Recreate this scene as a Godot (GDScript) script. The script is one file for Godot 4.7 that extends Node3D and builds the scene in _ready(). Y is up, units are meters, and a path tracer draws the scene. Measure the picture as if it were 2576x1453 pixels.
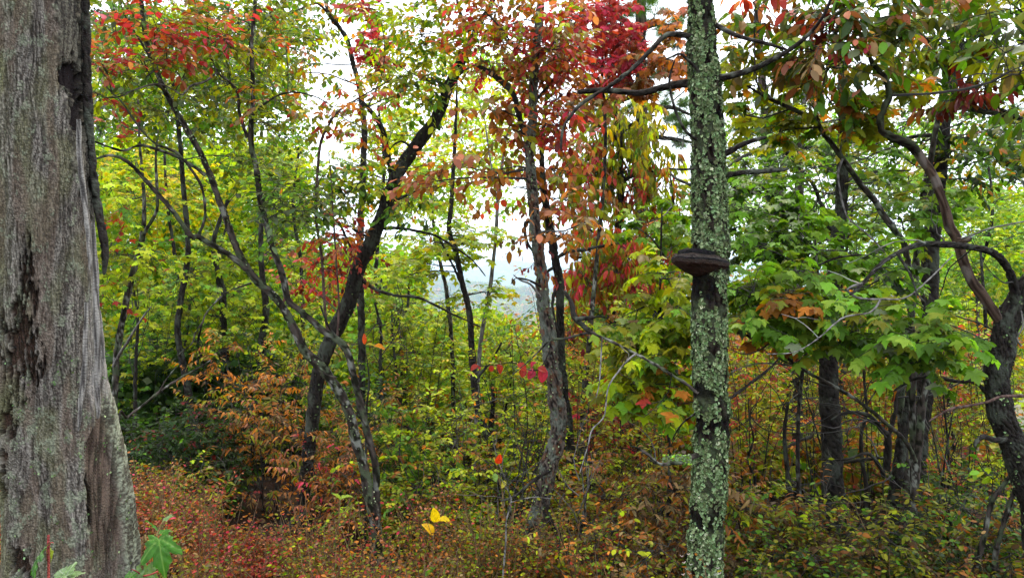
extends Node3D
# An autumn hillside wood under a white sky: lichen-covered trunk with a shelf fungus, dead grey trunk, heath, hazy ridges beyond.
const F := 2021.6
const EYE := 1.6
var rng := RandomNumberGenerator.new()
var nz := FastNoiseLite.new()
var used := {}
var bd := 0.0
var kinds := {}
var mat := {}
var cname := {}
var cols: Array[Color] = []
const HUES := {
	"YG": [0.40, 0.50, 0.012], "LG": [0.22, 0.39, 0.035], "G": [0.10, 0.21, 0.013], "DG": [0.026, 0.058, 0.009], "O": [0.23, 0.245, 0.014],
	"GG": [0.12, 0.17, 0.08], "Y": [0.62, 0.45, 0.01], "OR": [0.50, 0.20, 0.025], "CO": [0.48, 0.17, 0.09], "R": [0.43, 0.05, 0.035],
	"PK": [0.58, 0.05, 0.10], "RU": [0.27, 0.095, 0.014], "BR": [0.105, 0.056, 0.018], "TN": [0.28, 0.19, 0.08], "MR": [0.16, 0.018, 0.018],
	"PN": [0.075, 0.14, 0.045], "LI": [0.20, 0.265, 0.125], "LD": [0.085, 0.125, 0.045], "LW": [0.31, 0.37, 0.22], "TW": [0.018, 0.014, 0.011],
	"TG": [0.08, 0.072, 0.062], "TP": [0.20, 0.185, 0.16], "WH": [0.7, 0.66, 0.58], "PB": [0.085, 0.20, 0.02],
}


func P(x: float, y: float, d: float) -> Vector3:
	return Vector3((x - 1288.0) / F * d, EYE - (y - 726.5) / F * d, -d)


func N(x: float, y: float, z: float) -> float:
	return nz.get_noise_3d(x, y, z)


func ss(a: float, b: float, x: float) -> float:
	return smoothstep(a, b, x)


func rv() -> Vector3:
	return Vector3(rng.randf_range(-1, 1), rng.randf_range(-1, 1), rng.randf_range(-1, 1))


func ground(x: float, z: float) -> float:
	var d := maxf(0.0, -z)
	var r := sqrt(x * x + z * z)
	var h := -0.29 - 0.05 * (clampf(d, 5, 9) - 5.0) - 0.17 * (clampf(d, 9, 60) - 9.0) * (1.0 + 0.25 * ss(-6, 6, x)) - 0.33 * (clampf(d, 60, 300) - 60.0)
	h -= 0.03 * clampf(x, 0, 4)
	h += 0.05 * N(x * 0.7, 0, z * 0.7) + 0.5 * ss(15, 60, r) * N(x * 0.06, 3, z * 0.06)
	var wob := 50.0 * N(x * 0.0016, 7, z * 0.0009) + 18.0 * N(x * 0.006, 9, z * 0.006)
	h += ss(1100, 3000, d) * (72.0 + wob - 0.012 * clampf(x, -4000, 4000)) - ss(3100, 4300, d) * 50.0
	h += ss(4200, 6400, d) * (205.0 + 1.4 * wob)
	return h


func numbered(n: String) -> String:
	if not used.has(n):
		used[n] = 0
		return n
	used[n] += 1
	return "%s_%03d" % [n, used[n]]


func tag(o: Node, label: String, category := "", group := "", kind := "") -> void:
	if label:
		o.set_meta("label", label)
	if category:
		o.set_meta("category", category)
	if group:
		o.set_meta("group", group)
	if kind:
		o.set_meta("kind", kind)


# ---------- colours and materials
func make_colours() -> void:
	for k in HUES:
		cname[k] = cols.size()
		var h: Array = HUES[k]
		for j in 6:
			var v := 0.62 + 0.15 * j
			var w := rng.randf_range(-0.12, 0.12)
			cols.append(Color(h[0] * v * (1.0 + w), h[1] * v * (1.0 - 0.5 * w), h[2] * v))


func pal(s: String) -> PackedInt32Array:
	var out := PackedInt32Array()
	for w in s.split(" "):
		var key := w.rstrip("0123456789")
		var n := w.substr(key.length()).to_int()
		for i in maxi(1, n):
			out.append(cname[key])
	return out


func noise_image(size: int, freq: float, oct: int, sx: float, sy: float, sd: int) -> ImageTexture:
	var f := FastNoiseLite.new()
	f.seed = sd
	f.frequency = freq
	f.fractal_octaves = oct
	var im := Image.create(size, size, false, Image.FORMAT_L8)
	for y in size:
		for x in size:
			# a four-way blend makes the edges meet
			var u := float(x) / size
			var v := float(y) / size
			var a := f.get_noise_2d(x * sx, y * sy) * (1 - u) * (1 - v) + f.get_noise_2d((x - size) * sx, y * sy) * u * (1 - v) + f.get_noise_2d(x * sx, (y - size) * sy) * (1 - u) * v + f.get_noise_2d((x - size) * sx, (y - size) * sy) * u * v
			im.set_pixel(x, y, Color(0.5 + a, 0.5 + a, 0.5 + a))
	return ImageTexture.create_from_image(im)


func make_materials() -> void:
	var fine := noise_image(256, 0.05, 4, 1, 1, 5)
	var m := StandardMaterial3D.new()
	m.resource_name = "leaf"
	m.vertex_color_use_as_albedo = true
	m.roughness = 0.45
	m.metallic_specular = 0.33
	m.cull_mode = BaseMaterial3D.CULL_DISABLED
	m.backlight_enabled = true
	m.backlight = Color(1.0, 1.0, 0.65)
	mat.leaf = m
	m = m.duplicate()
	m.resource_name = "dry_leaf"
	m.roughness = 0.75
	m.backlight = Color(0.35, 0.35, 0.3)
	mat.dry = m
	m = StandardMaterial3D.new()
	m.resource_name = "bark"
	m.vertex_color_use_as_albedo = true
	m.roughness = 0.9
	m.metallic_specular = 0.25
	m.uv1_triplanar = true
	m.uv1_scale = Vector3(9, 9, 9)
	m.heightmap_enabled = true
	m.heightmap_texture = fine
	m.heightmap_scale = 0.5
	mat.bark = m
	m = StandardMaterial3D.new()
	m.resource_name = "twig_bark"
	m.vertex_color_use_as_albedo = true
	m.roughness = 0.8
	mat.twig = m
	m = StandardMaterial3D.new()
	m.resource_name = "lichen"
	m.vertex_color_use_as_albedo = true
	m.roughness = 0.95
	m.metallic_specular = 0.2
	m.cull_mode = BaseMaterial3D.CULL_DISABLED
	mat.lichen = m
	m = m.duplicate()
	m.resource_name = "soil"
	mat.wet = mat.leaf.duplicate()
	mat.wet.resource_name = "wet_leaf"
	mat.wet.roughness = 0.38
	m.uv1_triplanar = true
	m.uv1_scale = Vector3(3, 3, 3)
	m.heightmap_enabled = true
	m.heightmap_texture = fine
	m.heightmap_scale = 2.0
	mat.soil = m


var solo := {}
func solo_mat(ci: int, base: String) -> StandardMaterial3D:
	var key := base + str(ci)
	if not solo.has(key):
		var m: StandardMaterial3D = mat[base].duplicate()
		m.vertex_color_use_as_albedo = true
		m.albedo_color = cols[ci].linear_to_srgb()
		solo[key] = m
	return solo[key]


# ---------- leaf shapes: stem at the origin, tip along +Z, upper face +Y, length 1
func tri_mesh(tris: PackedVector3Array) -> ArrayMesh:
	var st := SurfaceTool.new()
	st.begin(Mesh.PRIMITIVE_TRIANGLES)
	for v in tris:
		st.set_color(Color.WHITE * rng.randf_range(0.82, 1.1))
		st.add_vertex(v)
	st.generate_normals()
	return st.commit()


func oval_leaf(width: float, curl: float, fold: float, belly: float, sway: float) -> ArrayMesh:
	var st := SurfaceTool.new()
	st.begin(Mesh.PRIMITIVE_TRIANGLES)
	var zs := [0.08, 0.17, 0.30, 0.45, 0.60, 0.76, 0.90, 1.0]
	var rows := []
	for z: float in zs:
		var u: float = (z - 0.08) / 0.92
		var w := width * 0.5 * pow(sin(PI * pow(u, belly)), 0.75) if u > 0.0 and u < 1.0 else 0.001
		var y := -curl * z * z
		var sx := sway * z * z
		rows.append([Vector3(sx - w, y + fold * w * 0.8 + 0.10 * sin(z * 13.0) * w, z), Vector3(sx, y, z), Vector3(sx + w, y + fold * w * 0.8 - 0.12 * sin(z * 11.0 + 1.0) * w, z)])
	for v in [Vector3(-0.012, 0, -0.06), Vector3(0, rows[0][1].y, 0.09), Vector3(0.012, 0, -0.06)]:
		st.set_color(Color(0.75, 0.6, 0.55))
		st.add_vertex(v)
	for i in zs.size() - 1:
		for h in 2:
			for q in [[i, h], [i + 1, h], [i, h + 1], [i, h + 1], [i + 1, h], [i + 1, h + 1]]:
				var edge: bool = q[1] != 1
				var k := rng.randf_range(0.72, 1.12) if edge else 1.12
				st.set_color(Color(k * (1.05 if edge else 1.0), k, k * 0.95))
				st.add_vertex(rows[q[0]][q[1]])
	st.generate_normals()
	return st.commit()


const MAPLE := [0.0, 0.16, 0.16, 0.03, 0.30, 0.0, 0.27, 0.13, 0.40, 0.20, 0.36, 0.29, 0.58, 0.50, 0.56, 0.62, 0.36, 0.58, 0.22, 0.52, 0.27, 0.70, 0.17, 0.76, 0.0, 1.0]
func lift(p: Vector2, droop: float, fold: float) -> Vector3:
	var q := p - Vector2(0, 0.4)
	return Vector3(p.x, -droop * q.length_squared() + fold * absf(p.x) + 0.05 * sin(p.y * 11.0 + p.x * 9.0), p.y)


func maple_leaf(droop: float, fold: float, slim: float) -> ArrayMesh:
	var o := []
	for i in range(0, MAPLE.size(), 2):
		o.append(Vector2(MAPLE[i] * slim, MAPLE[i + 1] * 0.88 + 0.12))
	var full := o.duplicate()
	for i in range(o.size() - 2, 0, -1):
		full.append(Vector2(-o[i].x, o[i].y))
	var t := PackedVector3Array()
	var c: Vector3 = lift(Vector2(0, 0.42), droop, fold)
	for i in full.size():
		t.append_array([c, lift(full[i], droop, fold), lift(full[(i + 1) % full.size()], droop, fold)])
	t.append_array([Vector3(-0.01, 0, -0.25), Vector3(0, lift(full[0], droop, fold).y, 0.25), Vector3(0.01, 0, -0.25)])
	return tri_mesh(t)


func needle_tuft(n: int, spread: float) -> ArrayMesh:
	var t := PackedVector3Array()
	for i in n:
		var a := rng.randf() * TAU
		var tilt := spread * sqrt(rng.randf())
		var dir := Vector3(sin(tilt) * cos(a), sin(tilt) * sin(a), cos(tilt)).normalized()
		var side := dir.cross(rv()).normalized() * 0.012
		var b := Vector3(0, 0, rng.randf() * 0.25)
		var l := rng.randf_range(0.7, 1.0)
		t.append_array([b - side, b + dir * l + Vector3(0, -0.1 * l, 0), b + side])
	return tri_mesh(t)


func leaf_bunch(n: int) -> ArrayMesh:
	var t := PackedVector3Array()
	for i in n:
		var c := rv()
		while c.length() > 1.0:
			c = rv()
		c *= Vector3(0.5, 0.32, 0.5)
		var d := (rv() + Vector3(0, -0.35, 0)).normalized()
		var s := d.cross(Vector3.UP + rv() * 0.7).normalized()
		var l := rng.randf_range(0.12, 0.2)
		t.append_array([c, c + d * l * 0.5 - s * l * 0.36, c + d * l * 0.5 + s * l * 0.36, c + d * l * 0.5 - s * l * 0.36, c + d * l, c + d * l * 0.5 + s * l * 0.36])
	return tri_mesh(t)


func lichen_flake(lobes: int, sd: float) -> ArrayMesh:
	var t := PackedVector3Array()
	var n := lobes * 2
	var ring := []
	for i in n:
		var a := TAU * i / n
		var r := (0.5 if i % 2 else 0.32) * rng.randf_range(0.75, 1.2)
		ring.append(Vector3(cos(a) * r, 0.38 * rng.randf() + 0.06 * sin(sd + i), sin(a) * r))
	for i in n:
		t.append_array([Vector3(0, 0.0, 0), ring[i], ring[(i + 1) % n]])
	return tri_mesh(t)


func twig_mesh() -> ArrayMesh:
	var t := PackedVector3Array()
	for k in 4:
		var a := TAU * k / 4.0
		var b := TAU * (k + 1) / 4.0
		var p := Vector3(cos(a), 0, sin(a))
		var q := Vector3(cos(b), 0, sin(b))
		var p2 := p * 0.75 + Vector3.UP
		var q2 := q * 0.75 + Vector3.UP
		t.append_array([p, p2, q, q, p2, q2])
	return tri_mesh(t)


func make_kinds() -> void:
	kinds.oval = [[oval_leaf(0.52, 0.22, 0.18, 0.95, 0.05), oval_leaf(0.56, 0.05, 0.3, 0.88, -0.12), oval_leaf(0.46, 0.42, 0.12, 1.0, 0.1)], "leaf"]
	kinds.narrow = [[oval_leaf(0.34, 0.55, 0.4, 0.8, 0.1), oval_leaf(0.30, 0.8, 0.3, 0.85, -0.15), oval_leaf(0.38, 0.35, 0.5, 0.85, 0.0)], "leaf"]
	kinds.maple = [[maple_leaf(0.35, 0.1, 0.95), maple_leaf(0.75, 0.25, 0.88), maple_leaf(0.55, -0.12, 1.05)], "leaf"]
	kinds.big = [[oval_leaf(0.42, 0.35, 0.16, 1.12, 0.1), oval_leaf(0.46, 0.15, 0.22, 1.05, -0.1), oval_leaf(0.38, 0.55, 0.12, 1.2, 0.0)], "leaf"]
	kinds.dry = [[oval_leaf(0.5, 0.5, 0.6, 0.9, 0.2), oval_leaf(0.45, -0.4, 0.7, 0.9, -0.2), maple_leaf(-0.5, 0.3, 0.9)], "dry"]
	kinds.needle = [[needle_tuft(70, 1.25), needle_tuft(60, 1.5)], "leaf"]
	kinds.soft = [[needle_tuft(34, 0.55), needle_tuft(30, 0.7)], "leaf"]
	kinds.straw = [[needle_tuft(3, 0.3), needle_tuft(2, 0.4)], "dry"]
	kinds.bunch = [[leaf_bunch(30), leaf_bunch(26)], "leaf"]
	kinds.lichen = [[lichen_flake(5, 0.0), lichen_flake(6, 2.0), lichen_flake(4, 4.0)], "lichen"]
	kinds.twig = [[twig_mesh()], "twig"]
	for i in 3:
		kinds.maple[0][i].resource_name = "maple_leaf"


# ---------- things that grow: a root node, limbs, twigs and leaves
func begin(called: String, label: String, category: String, group: String, base: Vector3) -> Dictionary:
	var o := Node3D.new()
	o.name = numbered(called)
	add_child(o)
	o.position = base
	tag(o, label, category, group)
	return {"root": o, "skel": PackedVector3Array(), "skr": PackedFloat32Array(), "lk": [], "lt": [], "lc": PackedInt32Array(), "tw": PackedFloat32Array(), "tn": 0}


func foot(x: float, d: float) -> Vector3:
	var p := P(x, 0, d)
	return Vector3(p.x, ground(p.x, p.z), p.z)


func add_leaf(T: Dictionary, kind: String, pos: Vector3, dir: Vector3, up: Vector3, size: float, ci: int) -> void:
	var z := dir.normalized()
	var x := up.cross(z)
	if x.length_squared() < 1e-5:
		x = Vector3.RIGHT
	x = x.normalized()
	var y := z.cross(x)
	T.lk.append(kind)
	T.lt.append(Transform3D(Basis(x * size, y * size, z * size), pos))
	T.lc.append(ci)


func add_twig(T: Dictionary, a: Vector3, b: Vector3, r: float, ci: int) -> void:
	var y := b - a
	if y.length_squared() < 1e-8:
		return
	var x := y.cross(Vector3(0.3, 0.2, 1)).normalized()
	var z := x.cross(y).normalized()
	var o: Vector3 = a - T.root.position
	var c := cols[ci]
	T.tw.append_array(PackedFloat32Array([x.x * r, y.x, z.x * r, o.x, x.y * r, y.y, z.y * r, o.y, x.z * r, y.z, z.z * r, o.z, c.r, c.g, c.b, 1.0]))
	T.tn += 1


func jit(c: int) -> int:
	return c + rng.randi_range(0, 5)


func multi(root: Node3D, called: String, mesh: Mesh, m: Material, buf: PackedFloat32Array, n: int) -> void:
	if n == 0:
		return
	var mm := MultiMesh.new()
	mm.transform_format = MultiMesh.TRANSFORM_3D
	mm.use_colors = true
	mm.mesh = mesh
	mm.instance_count = n
	mm.buffer = buf
	var o := MultiMeshInstance3D.new()
	o.name = called
	o.multimesh = mm
	o.material_override = m
	o.set_meta("kind", "stuff")
	root.add_child(o, true)


func finish(T: Dictionary, singles := 0, part := "foliage") -> void:
	var root: Node3D = T.root
	var off := root.position
	var order := range(T.lk.size())
	var alone := {}
	if singles > 0:
		# the leaves that show largest become parts of their own
		var score := []
		for i in order:
			var p: Vector3 = T.lt[i].origin
			if p.z > -0.6 or T.lk[i] == "lichen":
				continue
			var vx := 1288.0 + p.x / -p.z * F
			var vy := 726.5 - (p.y - EYE) / -p.z * F
			if vx > 0 and vx < 2576 and vy > 0 and vy < 1453:
				score.append([T.lt[i].basis.z.length() / -p.z, i])
		score.sort_custom(func(a, b): return a[0] > b[0])
		for k in mini(singles, score.size()):
			alone[score[k][1]] = true
	var bufs := {}
	for i in order:
		var t: Transform3D = T.lt[i]
		var kind: String = T.lk[i]
		var shapes: Array = kinds[kind][0]
		var v: int = (i * 7 + i / 3) % shapes.size()
		if alone.has(i):
			var o := MeshInstance3D.new()
			o.name = "leaf"
			o.mesh = shapes[v]
			o.set_surface_override_material(0, solo_mat(T.lc[i], kinds[kind][1]))
			o.transform = Transform3D(t.basis, t.origin - off)
			root.add_child(o, true)
			continue
		var key := kind + "/" + str(v)
		if not bufs.has(key):
			bufs[key] = [PackedFloat32Array(), 0]
		var b := t.basis
		var q := t.origin - off
		var c := cols[T.lc[i]]
		bufs[key][0].append_array(PackedFloat32Array([b.x.x, b.y.x, b.z.x, q.x, b.x.y, b.y.y, b.z.y, q.y, b.x.z, b.y.z, b.z.z, q.z, c.r, c.g, c.b, 1.0]))
		bufs[key][1] += 1
	for key in bufs:
		var kind: String = key.get_slice("/", 0)
		var called: String = {"lichen": "lichen", "needle": "needles", "soft": "needles", "straw": "pine_straw"}.get(kind, part)
		multi(root, called, kinds[kind][0][key.get_slice("/", 1).to_int()], mat[kinds[kind][1]], bufs[key][0], bufs[key][1])
	multi(root, "twigs", kinds.twig[0][0], mat.twig, T.tw, T.tn)


# ---------- bark
func mixc(a: Color, b: Color, t: float) -> Color:
	return a.lerp(b, clampf(t, 0, 1))


func bark(style: String, ca: float, sa: float, s: float, r: float, p: Vector3) -> Color:
	var c: Color
	match style:
		"dark":
			var a := N(ca * r * 62, sa * r * 62, s * 13 + 4)
			var ridge := 1.0 - minf(1.0, absf(a) * 3.0)
			bd = (0.5 - ridge) * 0.010 + 0.004 * N(p.x * 60, p.y * 40, p.z * 60)
			c = mixc(Color(0.062, 0.053, 0.045), Color(0.012, 0.009, 0.007), ridge)
			var l := N(p.x * 9 + 31, p.y * 5, p.z * 9) + 0.5 * N(p.x * 55, p.y * 55, p.z * 55)
			c = mixc(c, Color(0.14, 0.155, 0.115), ss(0.22, 0.45, l) * 0.85)
		"grey":
			var a := N(ca * r * 30, sa * r * 30, s * 9)
			bd = 0.002 * a + 0.003 * N(p.x * 30, p.y * 30, p.z * 30)
			c = mixc(Color(0.04, 0.031, 0.024), Color(0.11, 0.09, 0.072), 0.5 + a * 1.6)
			var l := N(p.x * 14 + 11, p.y * 9, p.z * 14)
			c = mixc(c, Color(0.30, 0.31, 0.26), ss(0.36, 0.5, l + 0.35 * N(p.x * 70, p.y * 70, p.z * 70)))
			c = mixc(c, Color(0.11, 0.14, 0.075), ss(0.2, 0.4, N(p.x * 11, p.y * 7 + 50, p.z * 11)) * 0.8)
			c = mixc(c, Color(0.02, 0.016, 0.013), ss(0.24, 0.4, N(p.x * 26, p.y * 16 + 90, p.z * 26)))
		"flaky":
			var a := N(ca * r * 46, sa * r * 46, s * 15 + 2 * N(p.x * 9, p.y * 9, p.z * 9))
			var b := N(ca * r * 100, sa * r * 100, s * 34)
			bd = 0.011 * a + 0.007 * b
			c = mixc(Color(0.035, 0.024, 0.018), Color(0.21, 0.165, 0.13), 0.45 + a * 1.5 + b * 0.8)
			c = mixc(c, Color(0.28, 0.12, 0.06), ss(0.3, 0.5, N(p.x * 20, p.y * 12 + 20, p.z * 20)) * 0.6)
			var l := N(p.x * 12 + 71, p.y * 8, p.z * 12) + 0.5 * N(p.x * 60, p.y * 60, p.z * 60) + 0.25 * ss(0.6, 1.2, p.y)
			c = mixc(c, Color(0.22, 0.24, 0.19), ss(0.25, 0.45, l) * 0.9)
		"lichen":
			var a := N(ca * r * 50, sa * r * 50, s * 18)
			bd = 0.009 * a + 0.005 * N(p.x * 50, p.y * 50, p.z * 50)
			c = mixc(Color(0.016, 0.012, 0.009), Color(0.085, 0.068, 0.05), 0.45 + a * 1.7)
			var l := N(p.x * 13, p.y * 8 + 7, p.z * 13) + 0.45 * N(p.x * 66, p.y * 66, p.z * 66)
			c = mixc(c, Color(0.15, 0.19, 0.095), ss(-0.1, 0.4, l) * 0.75)
			c = mixc(c, Color(0.012, 0.009, 0.007), ss(0.12, 0.4, scar(p)) * 0.85)
			bd -= 0.006 * ss(0.15, 0.45, scar(p))
		"pine":
			var a := N(ca * r * 26, sa * r * 26, s * 5)
			var b := N(ca * r * 70, sa * r * 70, s * 22)
			bd = 0.014 * a + 0.006 * b
			c = mixc(Color(0.02, 0.014, 0.012), Color(0.15, 0.105, 0.088), 0.5 + a * 1.8 + b * 0.5)
		"dead":
			var a := N(ca * r * 60, sa * r * 60, s * 6)
			bd = 0.004 * a
			c = mixc(Color(0.07, 0.042, 0.03), Color(0.24, 0.16, 0.115), 0.5 + a * 1.5)
			c = mixc(c, Color(0.35, 0.29, 0.24), ss(0.3, 0.5, N(p.x * 12, p.y * 6, p.z * 12)))
		"pale":
			var a := N(p.x * 40, p.y * 40, p.z * 40)
			bd = 0.001 * a
			c = mixc(Color(0.10, 0.092, 0.082), Color(0.36, 0.34, 0.31), 0.6 + a * 1.6)
		"red":
			var a := N(p.x * 40, p.y * 20, p.z * 40)
			bd = 0.001 * a
			c = mixc(Color(0.06, 0.032, 0.026), Color(0.19, 0.12, 0.095), 0.5 + a * 1.6)
		"stalk":
			bd = 0.0
			c = mixc(Color(0.12, 0.06, 0.03), Color(0.22, 0.16, 0.06), 0.5 + N(p.x * 30, p.y * 30, p.z * 30))
		"redstalk":
			bd = 0.0
			c = mixc(Color(0.16, 0.03, 0.03), Color(0.40, 0.08, 0.06), 0.5 + N(p.x * 30, p.y * 30, p.z * 30))
		"snagwood":
			var a := N(ca * r * 300, sa * r * 300, s * 9)
			bd = 0.003 * a
			c = mixc(Color(0.05, 0.044, 0.04), Color(0.24, 0.225, 0.20), 0.5 + a * 1.5)
		_:
			var a := N(p.x * 50, p.y * 50, p.z * 50)
			bd = 0.001 * a
			c = mixc(Color(0.016, 0.012, 0.01), Color(0.06, 0.05, 0.042), 0.5 + a * 1.6)
			c = mixc(c, Color(0.16, 0.17, 0.13), ss(0.3, 0.45, N(p.x * 17 + 5, p.y * 17, p.z * 17)))
	var dim: float = {"dark": 0.38, "grey": 0.55, "flaky": 0.44, "lichen": 0.30, "pine": 0.6, "dead": 0.36, "pale": 0.55, "red": 0.5, "twig": 0.5}.get(style, 1.0)
	return Color(c.r * dim, c.g * dim, c.b * dim)


func grid_mesh(v: PackedVector3Array, col: PackedColorArray, rows: int, per: int, wrap := true) -> ArrayMesh:
	var nr := PackedVector3Array()
	nr.resize(v.size())
	var ix := PackedInt32Array()
	var last := per if wrap else per - 1
	for j in rows:
		for k in per:
			var a := v[j * per + (k + 1) % per] if wrap or k < per - 1 else v[j * per + k]
			var b := v[j * per + (k + per - 1) % per] if wrap or k > 0 else v[j * per + k]
			var c := v[mini(j + 1, rows - 1) * per + k]
			var e := v[maxi(j - 1, 0) * per + k]
			nr[j * per + k] = (a - b).cross(c - e).normalized()
	for j in rows - 1:
		for k in last:
			var a := j * per + k
			var b := j * per + (k + 1) % per
			ix.append_array(PackedInt32Array([a, a + per, b, b, a + per, b + per]))
	var arr := []
	arr.resize(Mesh.ARRAY_MAX)
	arr[Mesh.ARRAY_VERTEX] = v
	arr[Mesh.ARRAY_NORMAL] = nr
	arr[Mesh.ARRAY_COLOR] = col
	arr[Mesh.ARRAY_INDEX] = ix
	var m := ArrayMesh.new()
	m.add_surface_from_arrays(Mesh.PRIMITIVE_TRIANGLES, arr)
	return m


func part(T: Dictionary, called: String, mesh: Mesh, m: Material) -> MeshInstance3D:
	var o := MeshInstance3D.new()
	o.name = called
	o.mesh = mesh
	o.material_override = m
	T.root.add_child(o, true)
	return o


# a limb through world points c with radii r; its points join the skeleton that twigs grow from
func tube(T: Dictionary, called: String, c: Array, r: Array, style: String, flat := 1.0) -> void:
	var cc := PackedVector3Array()
	var rr := PackedFloat32Array()
	var thick: float = r.max()
	var d: float = maxf(1.0, -c[c.size() / 2].z)
	var step := clampf(d / 800.0 * (1.7 if thick > 0.03 else 3.0), 0.006, 0.05)
	for i in c.size() - 1:
		var p0: Vector3 = c[maxi(i - 1, 0)]
		var p1: Vector3 = c[i]
		var p2: Vector3 = c[i + 1]
		var p3: Vector3 = c[mini(i + 2, c.size() - 1)]
		var n := maxi(2, int(p1.distance_to(p2) / step))
		for k in n:
			var t := float(k) / n
			cc.append(p1.cubic_interpolate(p2, p0, p3, t))
			rr.append(lerpf(r[i], r[i + 1], t))
	cc.append(c[-1])
	rr.append(r[-1] * 0.4)
	var wob := thick * (0.05 if style == "lichen" else 0.11)
	for i in range(1, cc.size()):
		var p := cc[i]
		cc[i] += wob * Vector3(N(p.x * 4, p.y * 4, 1), 0.5 * N(p.x * 4, p.y * 4, 5), N(p.y * 4, p.z * 4, 9))
	var per := clampi(int(TAU * thick / (d / 800.0 * 1.6)), 6, 72)
	var v := PackedVector3Array()
	var col := PackedColorArray()
	var x := Vector3.RIGHT
	var s := 0.0
	var off: Vector3 = T.root.position
	for i in cc.size():
		var tan := (cc[mini(i + 1, cc.size() - 1)] - cc[maxi(i - 1, 0)]).normalized()
		x = (x - tan * x.dot(tan)).normalized()
		var y := tan.cross(x)
		if i > 0:
			s += cc[i].distance_to(cc[i - 1])
		var rad := rr[i] * (1.0 + (0.04 if style == "lichen" else 0.08) * N(s * 7, 3, thick * 99))
		for k in per:
			var a := TAU * k / per
			var ca := cos(a)
			var sa := sin(a)
			var lump := 1.0 + (0.04 if style == "lichen" else 0.05) * N(ca * 1.3, sa * 1.3, s * 5 + thick * 50)
			var dir := x * ca * flat + y * sa
			var p := cc[i] + dir * rad * lump
			col.append(bark(style, ca, sa, s, rad, p))
			v.append(p + dir * minf(bd, rad * 0.3) - off)
		if i % 6 == 0:
			T.skel.append(cc[i])
			T.skr.append(rr[i])
	part(T, called, grid_mesh(v, col, cc.size(), per), mat.bark)
	if called == "trunk" and not T.has("axis"):
		T.axis = cc
		T.skin = v
		T.per = per


# pts: x, y, width triples measured on the picture plane at depth d0 .. d1
func limb(T: Dictionary, called: String, pts: Array, d0: float, d1: float, style: String, rooted := false) -> void:
	var c := []
	var r := []
	var n := pts.size() / 3
	for i in n:
		var d := lerpf(d0, d1, float(i) / maxf(1, n - 1))
		c.append(P(pts[i * 3], pts[i * 3 + 1], d))
		r.append(maxf(0.0015, pts[i * 3 + 2] * 0.5 / F * d * T.get("fat", 0.88)))
	if rooted:
		var p: Vector3 = c[0]
		var g := ground(p.x, p.z)
		if p.y > g - 0.02:
			c.push_front(Vector3(p.x - (c[1].x - p.x) * 0.15, g - 0.12, p.z))
			r.push_front(r[0] * 1.25)
	tube(T, called, c, r, style)


func scar(p: Vector3) -> float: # bare places on the lichen-covered trunk
	if absf(p.x - 0.96) > 0.2 or p.z > -3.6 or p.z < -4.4:
		return 0.0
	return 0.6 * exp(-pow((p.y - 1.62) / 0.085, 2)) * ss(1.02, 0.97, p.x) + 0.45 * (exp(-pow((p.y - 1.10) / 0.05, 2)) + exp(-pow((p.y - 0.93) / 0.06, 2)) + exp(-pow((p.y - 0.46) / 0.06, 2)) + 0.8 * exp(-pow((p.y - 2.45) / 0.07, 2)) + 0.7 * exp(-pow((p.y - 2.95) / 0.12, 2)))


func lichens(T: Dictionary, n: int, size: float, y0: float, y1: float, thr: float, mix: PackedInt32Array) -> void:
	var ax: PackedVector3Array = T.axis
	for i in n:
		var k := rng.randi_range(1, ax.size() - 2)
		for again in 8:
			if ax[k].y > y0 and ax[k].y < minf(y1, 4.0):
				break
			k = rng.randi_range(1, ax.size() - 2)
		var tan := (ax[k + 1] - ax[k - 1]).normalized()
		var ring: int = k * T.per + rng.randi_range(0, T.per - 1)
		var p: Vector3 = T.skin[ring] + T.root.position
		var dir := (p - ax[k]).normalized()
		p += dir * 0.001 + tan * rng.randf_range(-0.01, 0.01)
		if p.y < y0 or p.y > y1:
			continue
		if 0.7 * N(p.x * 16, p.y * 7 + 7, p.z * 16) + 0.6 * N(p.x * 45, p.y * 30, p.z * 45) + 0.35 * N(p.x * 6, p.y * 3.5, p.z * 6) < thr + scar(p):
			continue
		add_leaf(T, "lichen", p, (tan * rng.randf_range(-1, 1) + dir.cross(tan) * rng.randf_range(-1, 1)).normalized() + dir * rng.randf_range(-0.6, 0.6), dir + rv() * 0.5, size * rng.randf_range(0.5, 1.5), jit(mix[rng.randi() % mix.size()]))


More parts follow.
